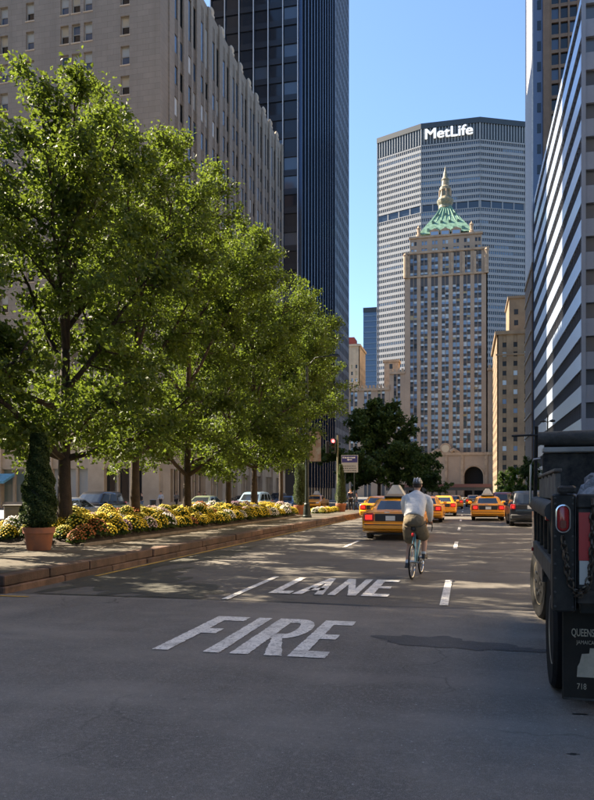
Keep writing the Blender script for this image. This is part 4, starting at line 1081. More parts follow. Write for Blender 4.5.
def make_car(spec):
    S = spec; root = bpy.data.objects.new('car', None); col.objects.link(root)
    Lc, W, zb = S['L'], S['W']/2, .22
    ra, fa = S['rear_axle'], S['front_axle']
    prof = S['upper'] + [(Lc - .06, .30), (Lc - .25, zb)] + [(p[0], p[1]) for p in arch(fa, .37, zb)] + [p for p in arch(ra, .37, zb)] + [(.28, zb + .04), (.06, .32)]
    slices = []
    for f_, yi, dr in ((-1, .17, .13), (-.975, .10, .055), (-.9, .055, .02), (-.6, .015, .004), (0, 0, 0), (.6, .015, .004), (.9, .055, .02), (.975, .10, .055), (1, .17, .13)):
        ring = []
        for (y, z) in prof:
            e = (y - Lc/2) / (Lc/2); k = abs(e) ** 6
            yy = y - math.copysign(yi * k, e)
            zz = z - dr * max(0, (z - .6) / .45)
            tuck = 1 - .035 * max(0, (.5 - z) / .3) if abs(f_) > .95 else 1
            ring.append((f_ * W * tuck, yy, zz))
        slices.append(ring)
    def P(name, mb_, m, par=root, sm=False):
        o = mb_.build(name, m, None, smooth=sm); o.parent = par; return o
    body = P('body', MB().loft(slices, True, True), S['paint'], sm=32)
    g_ = S['green']                                             # list of (z, y0, y1, halfwidth)
    rings = []
    for z, y0, y1, hw_ in g_:
        c = .10
        rings.append([(-hw_+c, y0, z), (-hw_*.4, y0 - .03, z), (hw_*.4, y0 - .03, z), (hw_-c, y0, z), (hw_, y0 + c, z), (hw_, (y0+y1)/2, z), (hw_, y1 - c, z), (hw_-c, y1, z), (hw_*.4, y1 + .05, z), (-hw_*.4, y1 + .05, z), (-hw_+c, y1, z), (-hw_, y1 - c, z), (-hw_, (y0+y1)/2, z), (-hw_, y0 + c, z)])
    roof = P('roof_shell', MB().loft(rings, False, True), S['paint'], sm=50)
    def lerp_ring(u):                                            # u 0..1 between first and glass top ring
        a, b = g_[0], g_[S['gtop']]; return [a[i] + (b[i]-a[i])*u for i in range(4)]
    def pane(name, kind, lo=.10, hi=.93):
        a, b = lerp_ring(lo), lerp_ring(hi); e = .012; mbp = MB()
        if kind == 'rear':
            f = [(-.86, 0), (-.4, -.03), (.4, -.03), (.86, 0)]
            mbp.loft([[(k*q[3]*(1.06), q[1] + o_ - e*2.5 + (.05 if abs(k) > .8 else 0), q[0]) for k, o_ in f] for q in (a, b)], closed=False)
        elif kind == 'front':
            f = [(-.86, 0), (-.4, .05), (.4, .05), (.86, 0)]
            mbp.loft([[(k*q[3]*.96, q[2] + o_ + e*1.5, q[0]) for k, o_ in f] for q in (a, b)], closed=False)
        else:
            sgn, f0, f1 = kind
            pts = []
            for q, t0, t1 in ((a, f0, f1), (b, f0 + .02, f1 - .02)):
                y0, y1 = q[1] + .16, q[2] - .16
                pts.append([(sgn*(q[3] + e), y0 + (y1-y0)*t0, q[0]), (sgn*(q[3] + e), y0 + (y1-y0)*t1, q[0])])
            mbp.loft(pts, closed=False)
        return P(name, mbp, CARGLASS)
    pane('rear_window', 'rear'); pane('windshield', 'front')
    for s_ in (-1, 1):
        sp = S.get('splits', (.02, .48, .52, .97))
        for i in range(0, len(sp), 2): pane('side_window', (s_, sp[i], sp[i+1]))
    tw, rm = wheel_meshes(.33 if not S.get('suv') else .37, .22, .21, S.get('rim', STEEL))
    for yy in (ra, fa):
        for s_ in (-1, 1):
            w_ = obj('wheel', tw, root, (s_*(W - .15), yy, .33 if not S.get('suv') else .37)); obj('rim', rm, w_)
    tl = S['tail']                                               # x0,x1,z0,z1
    for s_ in (-1, 1):
        x0, x1, z0, z1 = tl; a, b = sorted((s_*x0, s_*x1))
        hs = P('tail_light', MB().cbox(a, b, -.005, .22, z0, z1, .025), REDLENS, sm=30)
        P('bulb', MB().cbox(a + .07, b - .07, -.014, .02, z0 + .06, z1 - .06, .008), S.get('lamp', REDLAMP), hs)
        P('headlight', MB().cbox(min(s_*.55, s_*.86), max(s_*.55, s_*.86), Lc - .22, Lc - .045, .60, .74, .03), WHITELENS, sm=30)
        P('side_mirror', MB().cbox(min(s_*(W-.06), s_*(W+.14)), max(s_*(W-.06), s_*(W+.14)), S['mirror'], S['mirror'] + .1, 1.0, 1.16, .03), S['paint'])
    P('trunk_panel', MB().cbox(-tl[0] + .03, tl[0] - .03, -.012, .1, tl[2] + .01, tl[3] - .02, .01), S.get('panel', PLASTIC))
    P('license_plate', MB().box(-.16, .16, -.026, -.0125, tl[2] + .03, tl[2] + .19), PLATE)
    P('rear_bumper', MB().cbox(-W*.97, W*.97, -.09, .3, .36, .62, .06), S.get('bumper', S['paint']), sm=35)
    P('bumper_strip', MB().cbox(-W*.90, W*.90, -.098, -.05, .53, .565, .01), PLASTIC)
    P('front_bumper', MB().cbox(-W*.95, W*.95, Lc - .3, Lc + .06, .33, .56, .06), S.get('bumper', S['paint']), sm=35)
    P('grille', MB().cbox(-.5, .5, Lc - .1, Lc + .0, .58, .72, .02), PLASTIC)
    P('underside', MB().box(-W*.8, W*.8, .4, Lc - .4, .2, .36), PLASTIC)
    P('third_brake_light', MB().cbox(-.12, .12, g_[0][1] + S.get('b3', .04), g_[0][1] + S.get('b3', .04) + .05, g_[0][0] + .03, g_[0][0] + .075, .008), S.get('lamp', REDLAMP))
    P('trunk_gap', MB().box(-tl[0] - .28, tl[0] + .28, -.003, .02, tl[3] + .012, tl[3] + .022) if not S.get('suv') else MB().box(-.62, .62, -.008, .02, tl[2] - .12, tl[2] - .11), PLASTIC)
    for s_ in (-1, 1):
        P('side_trim', MB().cbox(min(s_*(W-.02), s_*(W+.012)), max(s_*(W-.02), s_*(W+.012)), ra + .45, fa - .45, .50, .56, .004), PLASTIC)
        for yy in (ra + .62, (ra+fa)/2 + .55): P('door_handle', MB().cbox(min(s_*(W-.07), s_*(W+.005)), max(s_*(W-.07), s_*(W+.005)), yy, yy + .16, .84, .875, .004), CHROME)
    P('exhaust_pipe', MB().lathe([(.03, -.08), (.03, .4), (.02, .4)], 10, (.5, .0, .27), 'y'), STEEL)
    return root
TAXI_Y = mat('taxi_yellow', (0.86, 0.33, 0.010), 0.35, coat=.6, var=.05)
SED_UP = [(.03, .55), (.0, .72), (.05, .92), (.13, 1.0), (.6, 1.04), (1.1, 1.05), (2.4, 1.0), (3.75, 1.0), (4.6, .93), (5.1, .84), (5.3, .74), (5.36, .5)]
taxi0 = make_car(dict(L=5.38, W=1.98, rear_axle=1.2, front_axle=4.42, upper=SED_UP, paint=TAXI_Y,
    green=[(1.0, .98, 3.85, .84), (1.38, 1.58, 3.15, .66), (1.46, 1.85, 2.95, .56), (1.48, 2.0, 2.8, .42)], gtop=1, tail=(.56, .93, .66, .94), mirror=3.3, b3=.10))
def P2(name, mb_, m, par):
    o = mb_.build(name, m, None, smooth=30); o.parent = par; return o
sg = P2('roof_sign', MB().loft([[(-.36, 1.7, 1.52), (.36, 1.7, 1.52), (.36, 2.8, 1.52), (-.36, 2.8, 1.52)], [(-.30, 1.68, 1.6), (.30, 1.68, 1.6), (.30, 2.8, 1.6), (-.30, 2.8, 1.6)], [(-.1, 1.8, 1.93), (.1, 1.8, 1.93), (.1, 2.7, 1.93), (-.1, 2.7, 1.93)]], True, True), mat('sign_plastic', (.45, .45, .42), .5), taxi0)
P2('sign_panel', MB().quad((-.17, 1.715, 1.66), (.17, 1.715, 1.66), (.12, 1.765, 1.8), (-.12, 1.765, 1.8)), mat('sign_panel_grey', (.14, .14, .13), .4), sg)
P2('sign_base', MB().cbox(-.4, .4, 1.68, 2.82, 1.475, 1.519, .01), PLASTIC, sg)
tk = P2('trunk_badge', MB().box(-.2, -.02, -.004, .005, .955, .985), CHROME, taxi0)
SUV_UP = [(.03, .55), (.0, .8), (.04, 1.0), (.08, 1.08), (1.0, 1.09), (2.4, 1.08), (3.55, 1.08), (4.3, 1.04), (4.75, .95), (4.88, .75), (4.92, .5)]
suv0 = make_car(dict(L=4.95, W=1.96, rear_axle=1.05, front_axle=3.95, upper=SUV_UP, paint=mat('suv_dark_blue', (0.008, 0.011, 0.017), .35, coat=.3), suv=True,
    green=[(1.08, .10, 3.6, .86), (1.62, .32, 2.9, .74), (1.72, .5, 2.7, .68), (1.76, .8, 2.5, .5)], gtop=1, tail=(.70, .94, .85, 1.1), mirror=2.95, splits=(.02, .26, .30, .62, .66, .97), bumper=PLASTIC, b3=.02))
SED2_UP = [(.04, .5), (.0, .75), (.06, .98), (.5, 1.02), (1.0, .99), (2.4, .95), (3.4, .95), (4.1, .88), (4.5, .74), (4.6, .5)]
sed0 = make_car(dict(L=4.62, W=1.8, rear_axle=.95, front_axle=3.7, upper=SED2_UP, paint=mat('sedan_silver', (0.42, 0.44, 0.46), .3, metal=.5, coat=.5), lamp=REDLENS,
    green=[(.96, .62, 3.5, .78), (1.34, 1.3, 2.75, .60), (1.42, 1.55, 2.5, .5), (1.44, 1.7, 2.3, .4)], gtop=1, tail=(.5, .82, .72, .92), mirror=2.85, b3=.10))
P2_T, P2_S, P2_D = TAXI_Y, MATS['suv_dark_blue'], MATS['sedan_silver']
def place(src, name, label, cat, X, Y, rz=0, remap=None, group=None, drop=()):
    c = copy_tree(src, None, remap); c.name = name; c.location = (X, Y, 0); c.rotation_euler = (0, 0, rz)
    tag(c, label, cat, group)
    for ch in list(c.children):
        if ch.name.split('.')[0] in drop: kill(ch)
    return c
gt = 'yellow taxis in the traffic'
place(taxi0, 'taxi', 'yellow taxi with pyramid roof sign driving just ahead of the cyclist', 'taxi', -2.52, 24.7, 0, None, gt)
NS = ('roof_sign',)
place(taxi0, 'taxi', 'yellow taxi half hidden behind the sign-topped taxi, next to the median kerb', 'taxi', -5.35, 43.5, 0, None, gt, NS)
place(taxi0, 'taxi', "yellow taxi with glowing tail light beside the cyclist's right shoulder", 'taxi', -2.25, 40.5, 0, None, gt, NS)
place(taxi0, 'taxi', 'yellow taxi one ahead of the one beside the cyclist, by the dashed line', 'taxi', -1.65, 52.5, 0, None, gt, NS)
place(taxi0, 'taxi', 'small far yellow taxi with red lights under the stone arches', 'taxi', -1.25, 78, 0, None, gt, NS)
place(taxi0, 'taxi', 'yellow taxi with three red brake lights alone in the middle lane', 'taxi', 1.28, 44.0, 0, None, gt)
place(taxi0, 'taxi', 'tiny far yellow taxi left of the small white roof sign', 'taxi', .9, 92, 0, None, gt, NS)
place(suv0, 'sport_utility_vehicle', 'dark blue-grey utility vehicle with pale rear window beside the dump truck', 'car', 3.05, 36.5, 0)
place(suv0, 'sport_utility_vehicle', 'maroon utility vehicle just behind the three-light taxi', 'car', 3.0, 62, 0, {P2_S: mat('suv_maroon', (.10, .02, .025), .3, coat=.6)})
place(sed0, 'sedan', 'small dark sedan far ahead at the end of the middle lane', 'car', 2.4, 105, 0, {P2_D: mat('sedan_black', (.02, .02, .022), .3, coat=.5)})
place(sed0, 'sedan', 'small grey sedan far ahead beside the smaller dark tree', 'car', -4.6, 98, 0, {P2_D: mat('sedan_grey', (.12, .12, .13), .3, coat=.5)})
# oncoming carriageway beyond the median (facing the camera)
def oncoming(src, name, label, cat, xr, Yr, remap=None, drop=(), group=None):
    return place(src, name, label, cat, xr, Yr, math.pi, remap, group, drop)
oncoming(sed0, 'sedan', 'silver sedan behind the mums between the first two tree trunks', 'car', -18.2, 32.4)
oncoming(suv0, 'sport_utility_vehicle', 'black utility vehicle parked left of the second median tree', 'car', -22.6, 43.5, {P2_S: mat('suv_black', (.012, .013, .016), .25, coat=.8)})
oncoming(sed0, 'sedan', 'teal-grey sedan behind the utility cabinet at the left edge', 'car', -22.5, 30.0, {P2_D: mat('sedan_teal', (.18, .26, .27), .3, coat=.5)})
oncoming(taxi0, 'taxi', 'greenish taxi with pale roof behind the mums between third and fourth trees', 'taxi', -19.6, 55.0, {P2_T: mat('cab_green_grey', (.14, .17, .10), .35, coat=.5)}, NS)
oncoming(suv0, 'van', 'pale blue van with headlights between fifth and sixth median trees', 'van', -16.2, 56.5, {P2_S: mat('van_pale_blue', (.20, .30, .36), .35, coat=.5)})
oncoming(sed0, 'sedan', 'dark blue sedan in front of the pale blue van beyond the median', 'car', -15.8, 66.0, {P2_D: mat('sedan_blue', (.04, .08, .16), .3, coat=.6)})
oncoming(taxi0, 'taxi', 'oncoming yellow taxi seen past the lamp post beyond the median', 'taxi', -16.0, 80.0, None, ())
oncoming(sed0, 'sedan', 'black sedan parked at the hotel kerb behind the third tree', 'car', -25.3, 82.0, {P2_D: MATS['sedan_black']})
oncoming(taxi0, 'taxi', 'yellow taxi waiting at the hotel kerb behind the fourth tree', 'taxi', -25.2, 90.0, None, (), gt)
oncoming(suv0, 'sport_utility_vehicle', 'dark utility vehicle parked at the hotel kerb behind the fifth tree', 'car', -25.3, 98.5)
oncoming(sed0, 'sedan', 'grey sedan in the oncoming lane between the fourth and fifth trees', 'car', -19.3, 70.0, {P2_D: MATS['sedan_grey']})
oncoming(sed0, 'sedan', 'white sedan far down the oncoming lanes beside the pale blue van', 'car', -18.8, 86.0, {P2_D: mat('sedan_white', (.55, .55, .54), .3, coat=.5)})
for s_ in (taxi0, suv0, sed0): kill(s_)

# ---- dump truck
tk = thing('dump_truck', 'black dump truck with open bed, chains and lettered mud flap at the right edge', 'truck', (0.60, 5.42, 0), R(-2.2))
TB = mat('dusty_black_steel', (0.010, 0.010, 0.011), 0.6, spec=.2, col2=(0.085, 0.077, 0.068), vscale=7, detail=12, bump=.15, bscale=14)
TBC = mat('scuffed_black_paint', (0.008, 0.008, 0.009), .5, spec=.25, col2=(.048, .044, .039), vscale=5, detail=9)
TGREY = mat('worn_grey_rail', (0.085, 0.08, 0.075), .6, col2=(.03, .028, .026), vscale=4, detail=8)
DUST = mat('dusty_ledge', (0.42, 0.40, 0.37), .9, var=.3, vscale=3)
WOOD = mat('weathered_board', (.22, .20, .17), .9, col2=(.12, .105, .09), vscale=5)
RUST = mat('rusty_chain_steel', (.16, .13, .10), .5, metal=.7, col2=(.07, .045, .03), vscale=12)
REDT = mat('red_reflective_tape', (.50, .02, .025), .35); WHT = mat('white_reflective_tape', (.55, .54, .5), .4)
def TP(name, mb_, m, par=tk, sm=False):
    o = mb_.build(name, m, None, smooth=sm); o.parent = par; return o
BW = 2.35
TP('corner_post', MB().cbox(0, .155, 0, .16, .76, 1.60, .012), TBC)
TP('corner_post', MB().cbox(BW - .155, BW, 0, .16, .76, 1.60, .012), TBC)
for x0 in (.015, BW - .135):
    zc0, zc1, rr = 1.375, 1.475, .041; xm = x0 + .055
    def oval(k, y, n=9):
        pts = [(xm + k*rr*math.cos(a), y, zc1 - .0 + k*rr*math.sin(a)) for a in [math.pi*i/n for i in range(n+1)]] + [(xm - k*rr*math.cos(a), y, zc0 - k*rr*math.sin(a)) for a in [math.pi*i/n for i in range(n+1)]]
        return pts
    bz = TP('tail_light', MB().loft([oval(1.25, .005), oval(1.25, -.022), oval(1.02, -.024), oval(.98, -.008)], False, False), CHROME, sm=40)
    TP('lens', MB().loft([oval(.99, -.006), oval(.9, -.02), oval(.5, -.026)], False, True), REDLENS, bz, sm=40)
    TP('reflector', MB().loft([[(p[0], p[1], zc0 + (p[2]-zc0)*.4 - .01) for p in oval(.55, -.0268)], [(p[0], p[1], zc0 + (p[2]-zc0)*.4 - .01) for p in oval(.5, -.029)]], False, True), mat('dark_red_lens', (.16, .004, .006), .2), bz)
TP('tailgate', MB().cbox(.165, BW - .165, .05, .11, .82, 1.585, .01), TB)
TP('tailgate_rail', MB().cbox(.165, BW - .165, .0, .049, 1.50, 1.60, .01), TB)
TP('tailgate_rail', MB().cbox(.165, BW - .165, .0, .049, .82, .92, .01), TB)
for x0 in (.17, .8, 1.4, BW - .26): TP('tailgate_rib', MB().cbox(x0, x0 + .09, .0, .049, .925, 1.495, .008), TB)
TP('reflective_tape', MB().box(.176, .250, -.004, -.001, 1.13, 1.47), REDT)
TP('reflective_tape', MB().box(.180, .247, -.004, -.001, .96, 1.128), WHT)
def chain(pts, m=RUST, lk=.034):
    P_ = [Vector(p) for p in pts]; dist = 0; res = []
    for a, b in zip(P_, P_[1:]):
        L_ = (b - a).length; s_ = 0
        while s_ < L_: res.append((a.lerp(b, s_/L_), (b-a).normalized())); s_ += lk*1.45
    ring = MB().tube([(lk*.55*math.cos(a), 0, lk*1.05*math.sin(a)) for a in [2*math.pi*i/10 for i in range(11)]], .0075, 5).mesh('chain_link', m, smooth=60)
    for i, (p, d) in enumerate(res):
        q = d.to_track_quat('Z', 'Y') @ Matrix.Rotation(R(90 if i % 2 else 5), 4, 'Z').to_quaternion()
        o = obj('chain_link', ring, tk, p); o.rotation_mode = 'QUATERNION'; o.rotation_quaternion = q
chain([(.07, -.03, 1.27), (.085, -.04, 1.16), (.10, -.045, 1.02), (.13, -.05, .935), (.17, -.05, .90), (.22, -.05, .94), (.245, -.05, 1.03), (.258, -.045, 1.2), (.262, -.03, 1.38), (.265, -.03, 1.52)])
for zz_ in (.80, .90, 1.0, 1.10, 1.20, 1.30, 1.53, 1.57):
    for xx in (.018, .137): TP('bolt', MB().lathe([(.009, 0), (.009, -.007), (.005, -.009)], 6, (xx, -.001, zz_), 'y'), TGREY)
TP('air_hose', MB().tube([(.45, .02, .80), (.40, -.01, .70), (.47, .02, .63), (.62, .06, .70), (.66, .08, .80)], .012, 7), PLASTIC, sm=60)
TP('wiring', MB().tube([(.09, .165, 1.45), (.12, .19, 1.2), (.10, .18, .95), (.2, .2, .80)], .007, 6), PLASTIC, sm=60)
TP('edge_wear', MB().box(.153, .1565, -.001, .02, .78, 1.58), TGREY)
TP('chain_hook', MB().tube([(.265, .03, 1.56), (.265, -.03, 1.56), (.265, -.045, 1.52)], .014, 6), RUST)
# left side: top rail, rub rail, braces, slatted board
LB = 2.75
TP('top_rail', MB().tube([(.03, .18, 1.47), (.03, LB, 1.50)], [.075, .075], 12), TGREY, sm=50)
TP('top_rail', MB().tube([(BW - .03, .18, 1.47), (BW - .03, LB, 1.50)], [.075, .075], 12), TGREY, sm=50)
for x0 in (.0, BW - .12): TP('rub_rail', MB().cbox(x0, x0 + .12, .17, LB, .94, 1.10, .015), TGREY)
for k in range(5):
    for x0 in (.03, BW - .09): TP('side_stake', MB().cbox(x0, x0 + .06, .35 + .55*k, .41 + .55*k, 1.102, 1.40, .008), TBC)
TP('brace', MB().tube([(.05, .45, 1.12), (.05, .95, 1.4)], .014, 6), TGREY)
TP('marker_light', MB().cbox(-.03, .0, .25, .33, 1.40, 1.44, .006), REDLENS)
TP('marker_light', MB().cbox(-.02, .0, LB - .1, LB - .03, .99, 1.03, .006), REDLENS)
for x0 in (.115, BW - .145): TP('side_panel', MB().box(x0, x0 + .03, .17, LB, 1.12, 1.56), TB)
for k in range(13):
    y0 = .55 + k*.165
    TP('side_board', MB().cbox(.06, .10, y0, y0 + .155, 1.56, 1.76 + .012*math.sin(k*2.1), .005), WOOD)
TP('board_cap', MB().cbox(.05, .11, .53, 2.72, 1.775, 1.80, .005), WOOD)
TP('hinge_block', MB().cbox(.04, .16, -.02, .14, 1.602, 1.66, .015), TB)
TP('hinge_block', MB().cbox(BW - .16, BW - .04, -.02, .14, 1.602, 1.66, .015), TB)
TP('bed_floor', MB().box(.15, BW - .15, .16, LB, 1.0, 1.05), TB)
TP('headboard', MB().cbox(.1, BW - .1, LB + .01, LB + .08, 1.0, 2.04, .01), TB)
TP('headboard_ledge', MB().cbox(.1, BW - .1, LB - .06, LB + .12, 2.045, 2.10, .01), DUST)
TP('tarp_housing', MB().box(.12, BW - .12, LB + .1, LB + .14, 2.1, 2.18), TBC)
TP('tarp_roll', MB().tube([(.05, LB + .02, 2.20), (.4, LB, 2.195), (1.2, LB - .01, 2.20), (2.0, LB, 2.19), (BW - .05, LB + .02, 2.20)], [.07, .082, .085, .08, .075], 14), mat('canvas_tarp', (.075, .07, .062), .9, var=.4, vscale=6, bump=.6, bscale=22), sm=50)
TP('timber_handle', MB().tube([(.62, LB - .1, 2.09), (1.9, LB - .1, 2.13)], .02, 8), mat('orange_wood', (.45, .2, .06), .6), sm=50)
TP('tarp_arm', MB().tube([(.04, LB + .15, .95), (.03, LB + .17, 1.6), (.04, LB + .1, 2.34)], .022, 8), TBC, sm=60)
TP('crank_arm', MB().tube([(-.22, LB + .1, 2.24), (.0, LB + .1, 2.245), (.1, LB + .08, 2.23)], .012, 6), TBC)
TP('grab_handle', MB().tube([(-.04, LB - .3, 1.5), (-.04, LB - .3, 1.90), (-.01, LB - .28, 1.96), (.06, LB - .26, 1.97)], .011, 8), STEEL, sm=60)
for x0 in (.62, BW - .72): TP('chassis_rail', MB().box(x0, x0 + .10, .15, 6.2, .62, .86), TBC)
TP('cross_beam', MB().box(.2, BW - .2, .12, .22, .74, .819), TBC)
# wheels
tw, rm = wheel_meshes(.475, .26, .29, mat('dull_rim', (.3, .29, .27), .45, metal=.6))
for x0 in (.17, .46, BW - .46, BW - .17):
    w_ = obj('wheel', tw, tk, (x0, .90, .475)); obj('rim', rm, w_)
TP('axle', MB().tube([(.1, .9, .475), (BW - .1, .9, .475)], .07, 8), TBC)
fw, fr = wheel_meshes(.47, .25, .30, mat('cream_hub', (.20, .17, .12), .5, col2=(.05, .04, .03), vscale=9))
for x0, s_ in ((.25, -1), (BW - .25, 1)):
    w_ = obj('wheel', fw, tk, (x0, 4.35, .47), (0, 0, R(9))); obj('rim', fr, w_)
    for k in range(8):
        a = 2*math.pi*k/8
        o = MB().lathe([(.022, -.03), (.022, .0), (.01, .0)], 6, (-.095, .15*math.cos(a), .15*math.sin(a)), 'x').build('wheel_nut', STEEL); o.parent = w_
TP('mudguard', MB().loft([[(.02, .9 + .62*math.cos(a), .475 + .62*math.sin(a)), (.62, .9 + .62*math.cos(a), .475 + .62*math.sin(a)), (.62, .9 + .60*math.cos(a), .475 + .60*math.sin(a)), (.02, .9 + .60*math.cos(a), .475 + .60*math.sin(a))] for a in [R(40 + 100*i/8) for i in range(9)]], True, True), TBC)
# cab
cabm = mat('truck_cab_paint', (.03, .03, .034), .3, coat=.5)
TP('cab', MB().loft([[(.12, 3.2, z), (BW - .12, 3.2, z), (BW - .12, y1, z), (.12, y1, z)] for z, y1 in ((.6, 5.6), (1.35, 5.55))] + [[(.2, 3.25, z), (BW - .2, 3.25, z), (BW - .2, y1, z), (.2, y1, z)] for z, y1 in ((1.36, 4.7), (1.98, 4.4), (2.02, 4.3))], True, True), cabm)
TP('rear_window', MB().box(.5, BW - .5, 3.22, 3.245, 1.45, 1.9), CARGLASS)
TP('side_window', MB().quad((.188, 3.5, 1.42), (.188, 4.5, 1.42), (.192, 4.35, 1.9), (.192, 3.5, 1.9)), CARGLASS)
TP('hood', MB().cbox(.35, BW - .35, 5.601, 6.5, .65, 1.3, .08), cabm)
# mud flaps with lettering
FLAP = mat('flap_rubber', (.020, .018, .015), .8, spec=.25, col2=(.034, .030, .025), vscale=5)
FCOL = mat('flap_print', (.55, .48, .37), .8, col2=(.36, .32, .25), vscale=9)
for x0, lettered in ((.085, True), (BW - .75, False)):
    f_ = TP('mud_flap', MB().cbox(x0, x0 + .67, .22, .245, .08, .76, .008), FLAP)
    TP('flap_edge', MB().box(x0 + .01, x0 + .66, .214, .219, .085, .10), TGREY, f_)
    def put(body, size, zx, zz, sx=1.0, bold=.0):
        me = text_mesh(body, size, .001, bold)
        for v in me.vertices: v.co = Vector((x0 + zx + v.co.x*sx, .2165 - v.co.z, zz + v.co.y))
        me.materials.append(FCOL); o = obj('lettering', me, f_)
    if lettered:
        put('QUEENS', .078, .062, .555, .54, .0009); put('JAMAICA', .040, .098, .497, .76, 0); put('718', .062, .10, .165, .72, 0)
        lg = MB(lambda a, b, z: (x0 + a, .2168 - b, z))
        pol = [(.10, .255), (.56, .255), (.56, .30), (.54, .36), (.50, .37), (.48, .42), (.40, .43), (.38, .47), (.30, .47), (.29, .44), (.24, .44), (.235, .47), (.19, .47), (.185, .43), (.135, .425), (.12, .36), (.105, .33)]
        lg.loft([[(p[0], 0, p[1]) for p in pol], [(p[0], .0015, p[1]) for p in pol]], True, True)
        TP('emblem', lg, FCOL, f_)
# load
RK = mat('rubble_grey', (.30, .31, .33), .9, var=.4, vscale=7, bump=.5, bscale=20, objrand=.25)
r = random.Random(9)
def rock_mesh(seed):
    q = random.Random(seed); mb = MB(); rings = []
    for i, (z, k) in enumerate(((-.5, .45), (-.25, .9), (.1, 1.0), (.35, .75), (.5, .35))):
        rings.append([(k*.55*math.cos(2*math.pi*j/7 + i*.3)*q.uniform(.75, 1.2), k*.5*math.sin(2*math.pi*j/7 + i*.3)*q.uniform(.75, 1.2), z*.75 + q.uniform(-.06, .06)) for j in range(7)])
    return mb.loft(rings, True, True).mesh('rubble_chunk', RK)
rms = [rock_mesh(s_) for s_ in range(4)]
Mt = Matrix.Translation(tk.location) @ Matrix.Rotation(R(-2.2), 4, 'Z')
for i in range(60):
    x = r.uniform(.36, BW - .35); y = r.uniform(.3, 2.6)
    hgt = 1.34 + .47*min(1, (x - .15)/.5) * (1 - .2*abs(y - 1.3))
    p = Mt @ Vector((x, y, hgt + r.uniform(-.06, .1)))
    o = obj('rubble_chunk', rms[i % 4], None, p, (r.uniform(0, 6), r.uniform(0, 6), r.uniform(0, 6))); s_ = r.uniform(.16, .34); o.scale = (s_, s_, s_)
    tag(o, 'grey rubble chunk heaped in the dump truck bed', 'rock', 'grey rubble in the truck bed')
o = MB().loft([[(.16, .17, 1.051), (BW - .16, .17, 1.051), (BW - .16, LB - .01, 1.051), (.16, LB - .01, 1.051)], [(.3, .5, 1.38), (BW - .3, .5, 1.4), (BW - .3, 2.5, 1.4), (.3, 2.5, 1.3)], [(.7, .9, 1.66), (BW - .7, .9, 1.66), (BW - .7, 2.0, 1.62), (.7, 2.0, 1.62)]], True, True).build('rubble', mat('gravel_fill', (.2, .2, .2), .95, var=.5, vscale=20, bump=1, bscale=40))
o.matrix_world = Mt; tag(o, 'loose grey fines under the rubble in the truck bed', None, None, 'stuff')

# ================================================================== bicycle and rider
bx, by = gp(412, 579.5)
ang = -math.atan2(.11, 1.0)
bike = thing('bicycle', 'light blue road bicycle ridden down the painted lane', 'bicycle', (bx, by, 0), ang)
BLUE = mat('bike_blue', (.12, .34, .40), .3, coat=.5)
def BP(name, mb_, m, par=bike, sm=50):
    o = mb_.build(name, m, None, smooth=sm); o.parent = par; return o
def torus(cy, cz, R_, r_, n=32, k=6): return MB().tube([(0, cy + R_*math.cos(2*math.pi*i/n), cz + R_*math.sin(2*math.pi*i/n)) for i in range(n+1)], r_, k)
wr = .335; wb = 1.0
for nm, cy in (('rear', 0), ('front', wb)):
    w_ = BP('wheel', torus(cy, wr, wr - .015, .0165), RUBBER)
    BP('rim', torus(cy, wr, wr - .042, .012), CHROME, w_)
    sp = MB()
    for i in range(16):
        a = 2*math.pi*i/16; sp.tube([(.02*(-1)**i, cy, wr), (0, cy + (wr-.05)*math.cos(a), wr + (wr-.05)*math.sin(a))], .0018, 3)
    BP('spokes', sp, STEEL, w_); BP('hub', MB().tube([(-.05, cy, wr), (.05, cy, wr)], .022, 8), STEEL, w_)
BB = Vector((0, .44, .28)); ST = Vector((0, .27, .86)); HT_ = Vector((0, .86, .86)); HB = Vector((0, .89, .74))
BP('frame', MB().tube([BB, ST], .019).tube([BB, HB], .021).tube([ST - Vector((0, 0, .05)), HT_], .018).tube([HT_ + Vector((0, -.01, .04)), HB], .022)
   .tube([(-.02, .42, .28), (-.06, 0, wr)], .011).tube([(.02, .42, .28), (.06, 0, wr)], .011).tube([(-.015, .28, .82), (-.06, 0, wr)], .010).tube([(.015, .28, .82), (.06, 0, wr)], .010), BLUE)
BP('fork', MB().tube([HB, (-.05, .93, .6), (-.055, wb, wr)], .012).tube([HB, (.05, .93, .6), (.055, wb, wr)], .012), BLUE)
BP('seat_post', MB().tube([ST, (0, .235, 1.02)], .0135), STEEL)
sd = [[(-w_/2, y, 1.05 + dz), (0, y, 1.065 + dz), (w_/2, y, 1.05 + dz), (w_/2*.8, y, 1.015 + dz), (0, y, 1.005 + dz), (-w_/2*.8, y, 1.015 + dz)] for y, w_, dz in ((.06, .10, .01), (.09, .17, .015), (.16, .16, .01), (.24, .08, 0), (.33, .045, 0), (.36, .025, -.01))]
sd_ = BP('saddle', MB().loft(sd, True, True), mat('saddle_black', (.02, .02, .02), .5))
BP('saddle_cover', MB().cbox(-.075, .075, .055, .10, 1.058, 1.085, .01), WHITE, sd_)
BP('saddle_bag', MB().cbox(-.045, .045, .10, .22, .90, .995, .02), PLASTIC)
BP('rear_reflector', MB().cbox(-.025, .025, .09, .11, .80, .87, .008), REDLENS)
BP('stem', MB().tube([HT_, (0, .85, .98), (0, .93, 1.02)], .015), STEEL)
BP('handlebar', MB().tube([(-.21, .98, .86), (-.215, 1.04, .93), (-.215, 1.0, 1.01), (-.19, .93, 1.02), (0, .93, 1.02), (.19, .93, 1.02), (.215, 1.0, 1.01), (.215, 1.04, .93), (.21, .98, .86)], .0125), PLASTIC)
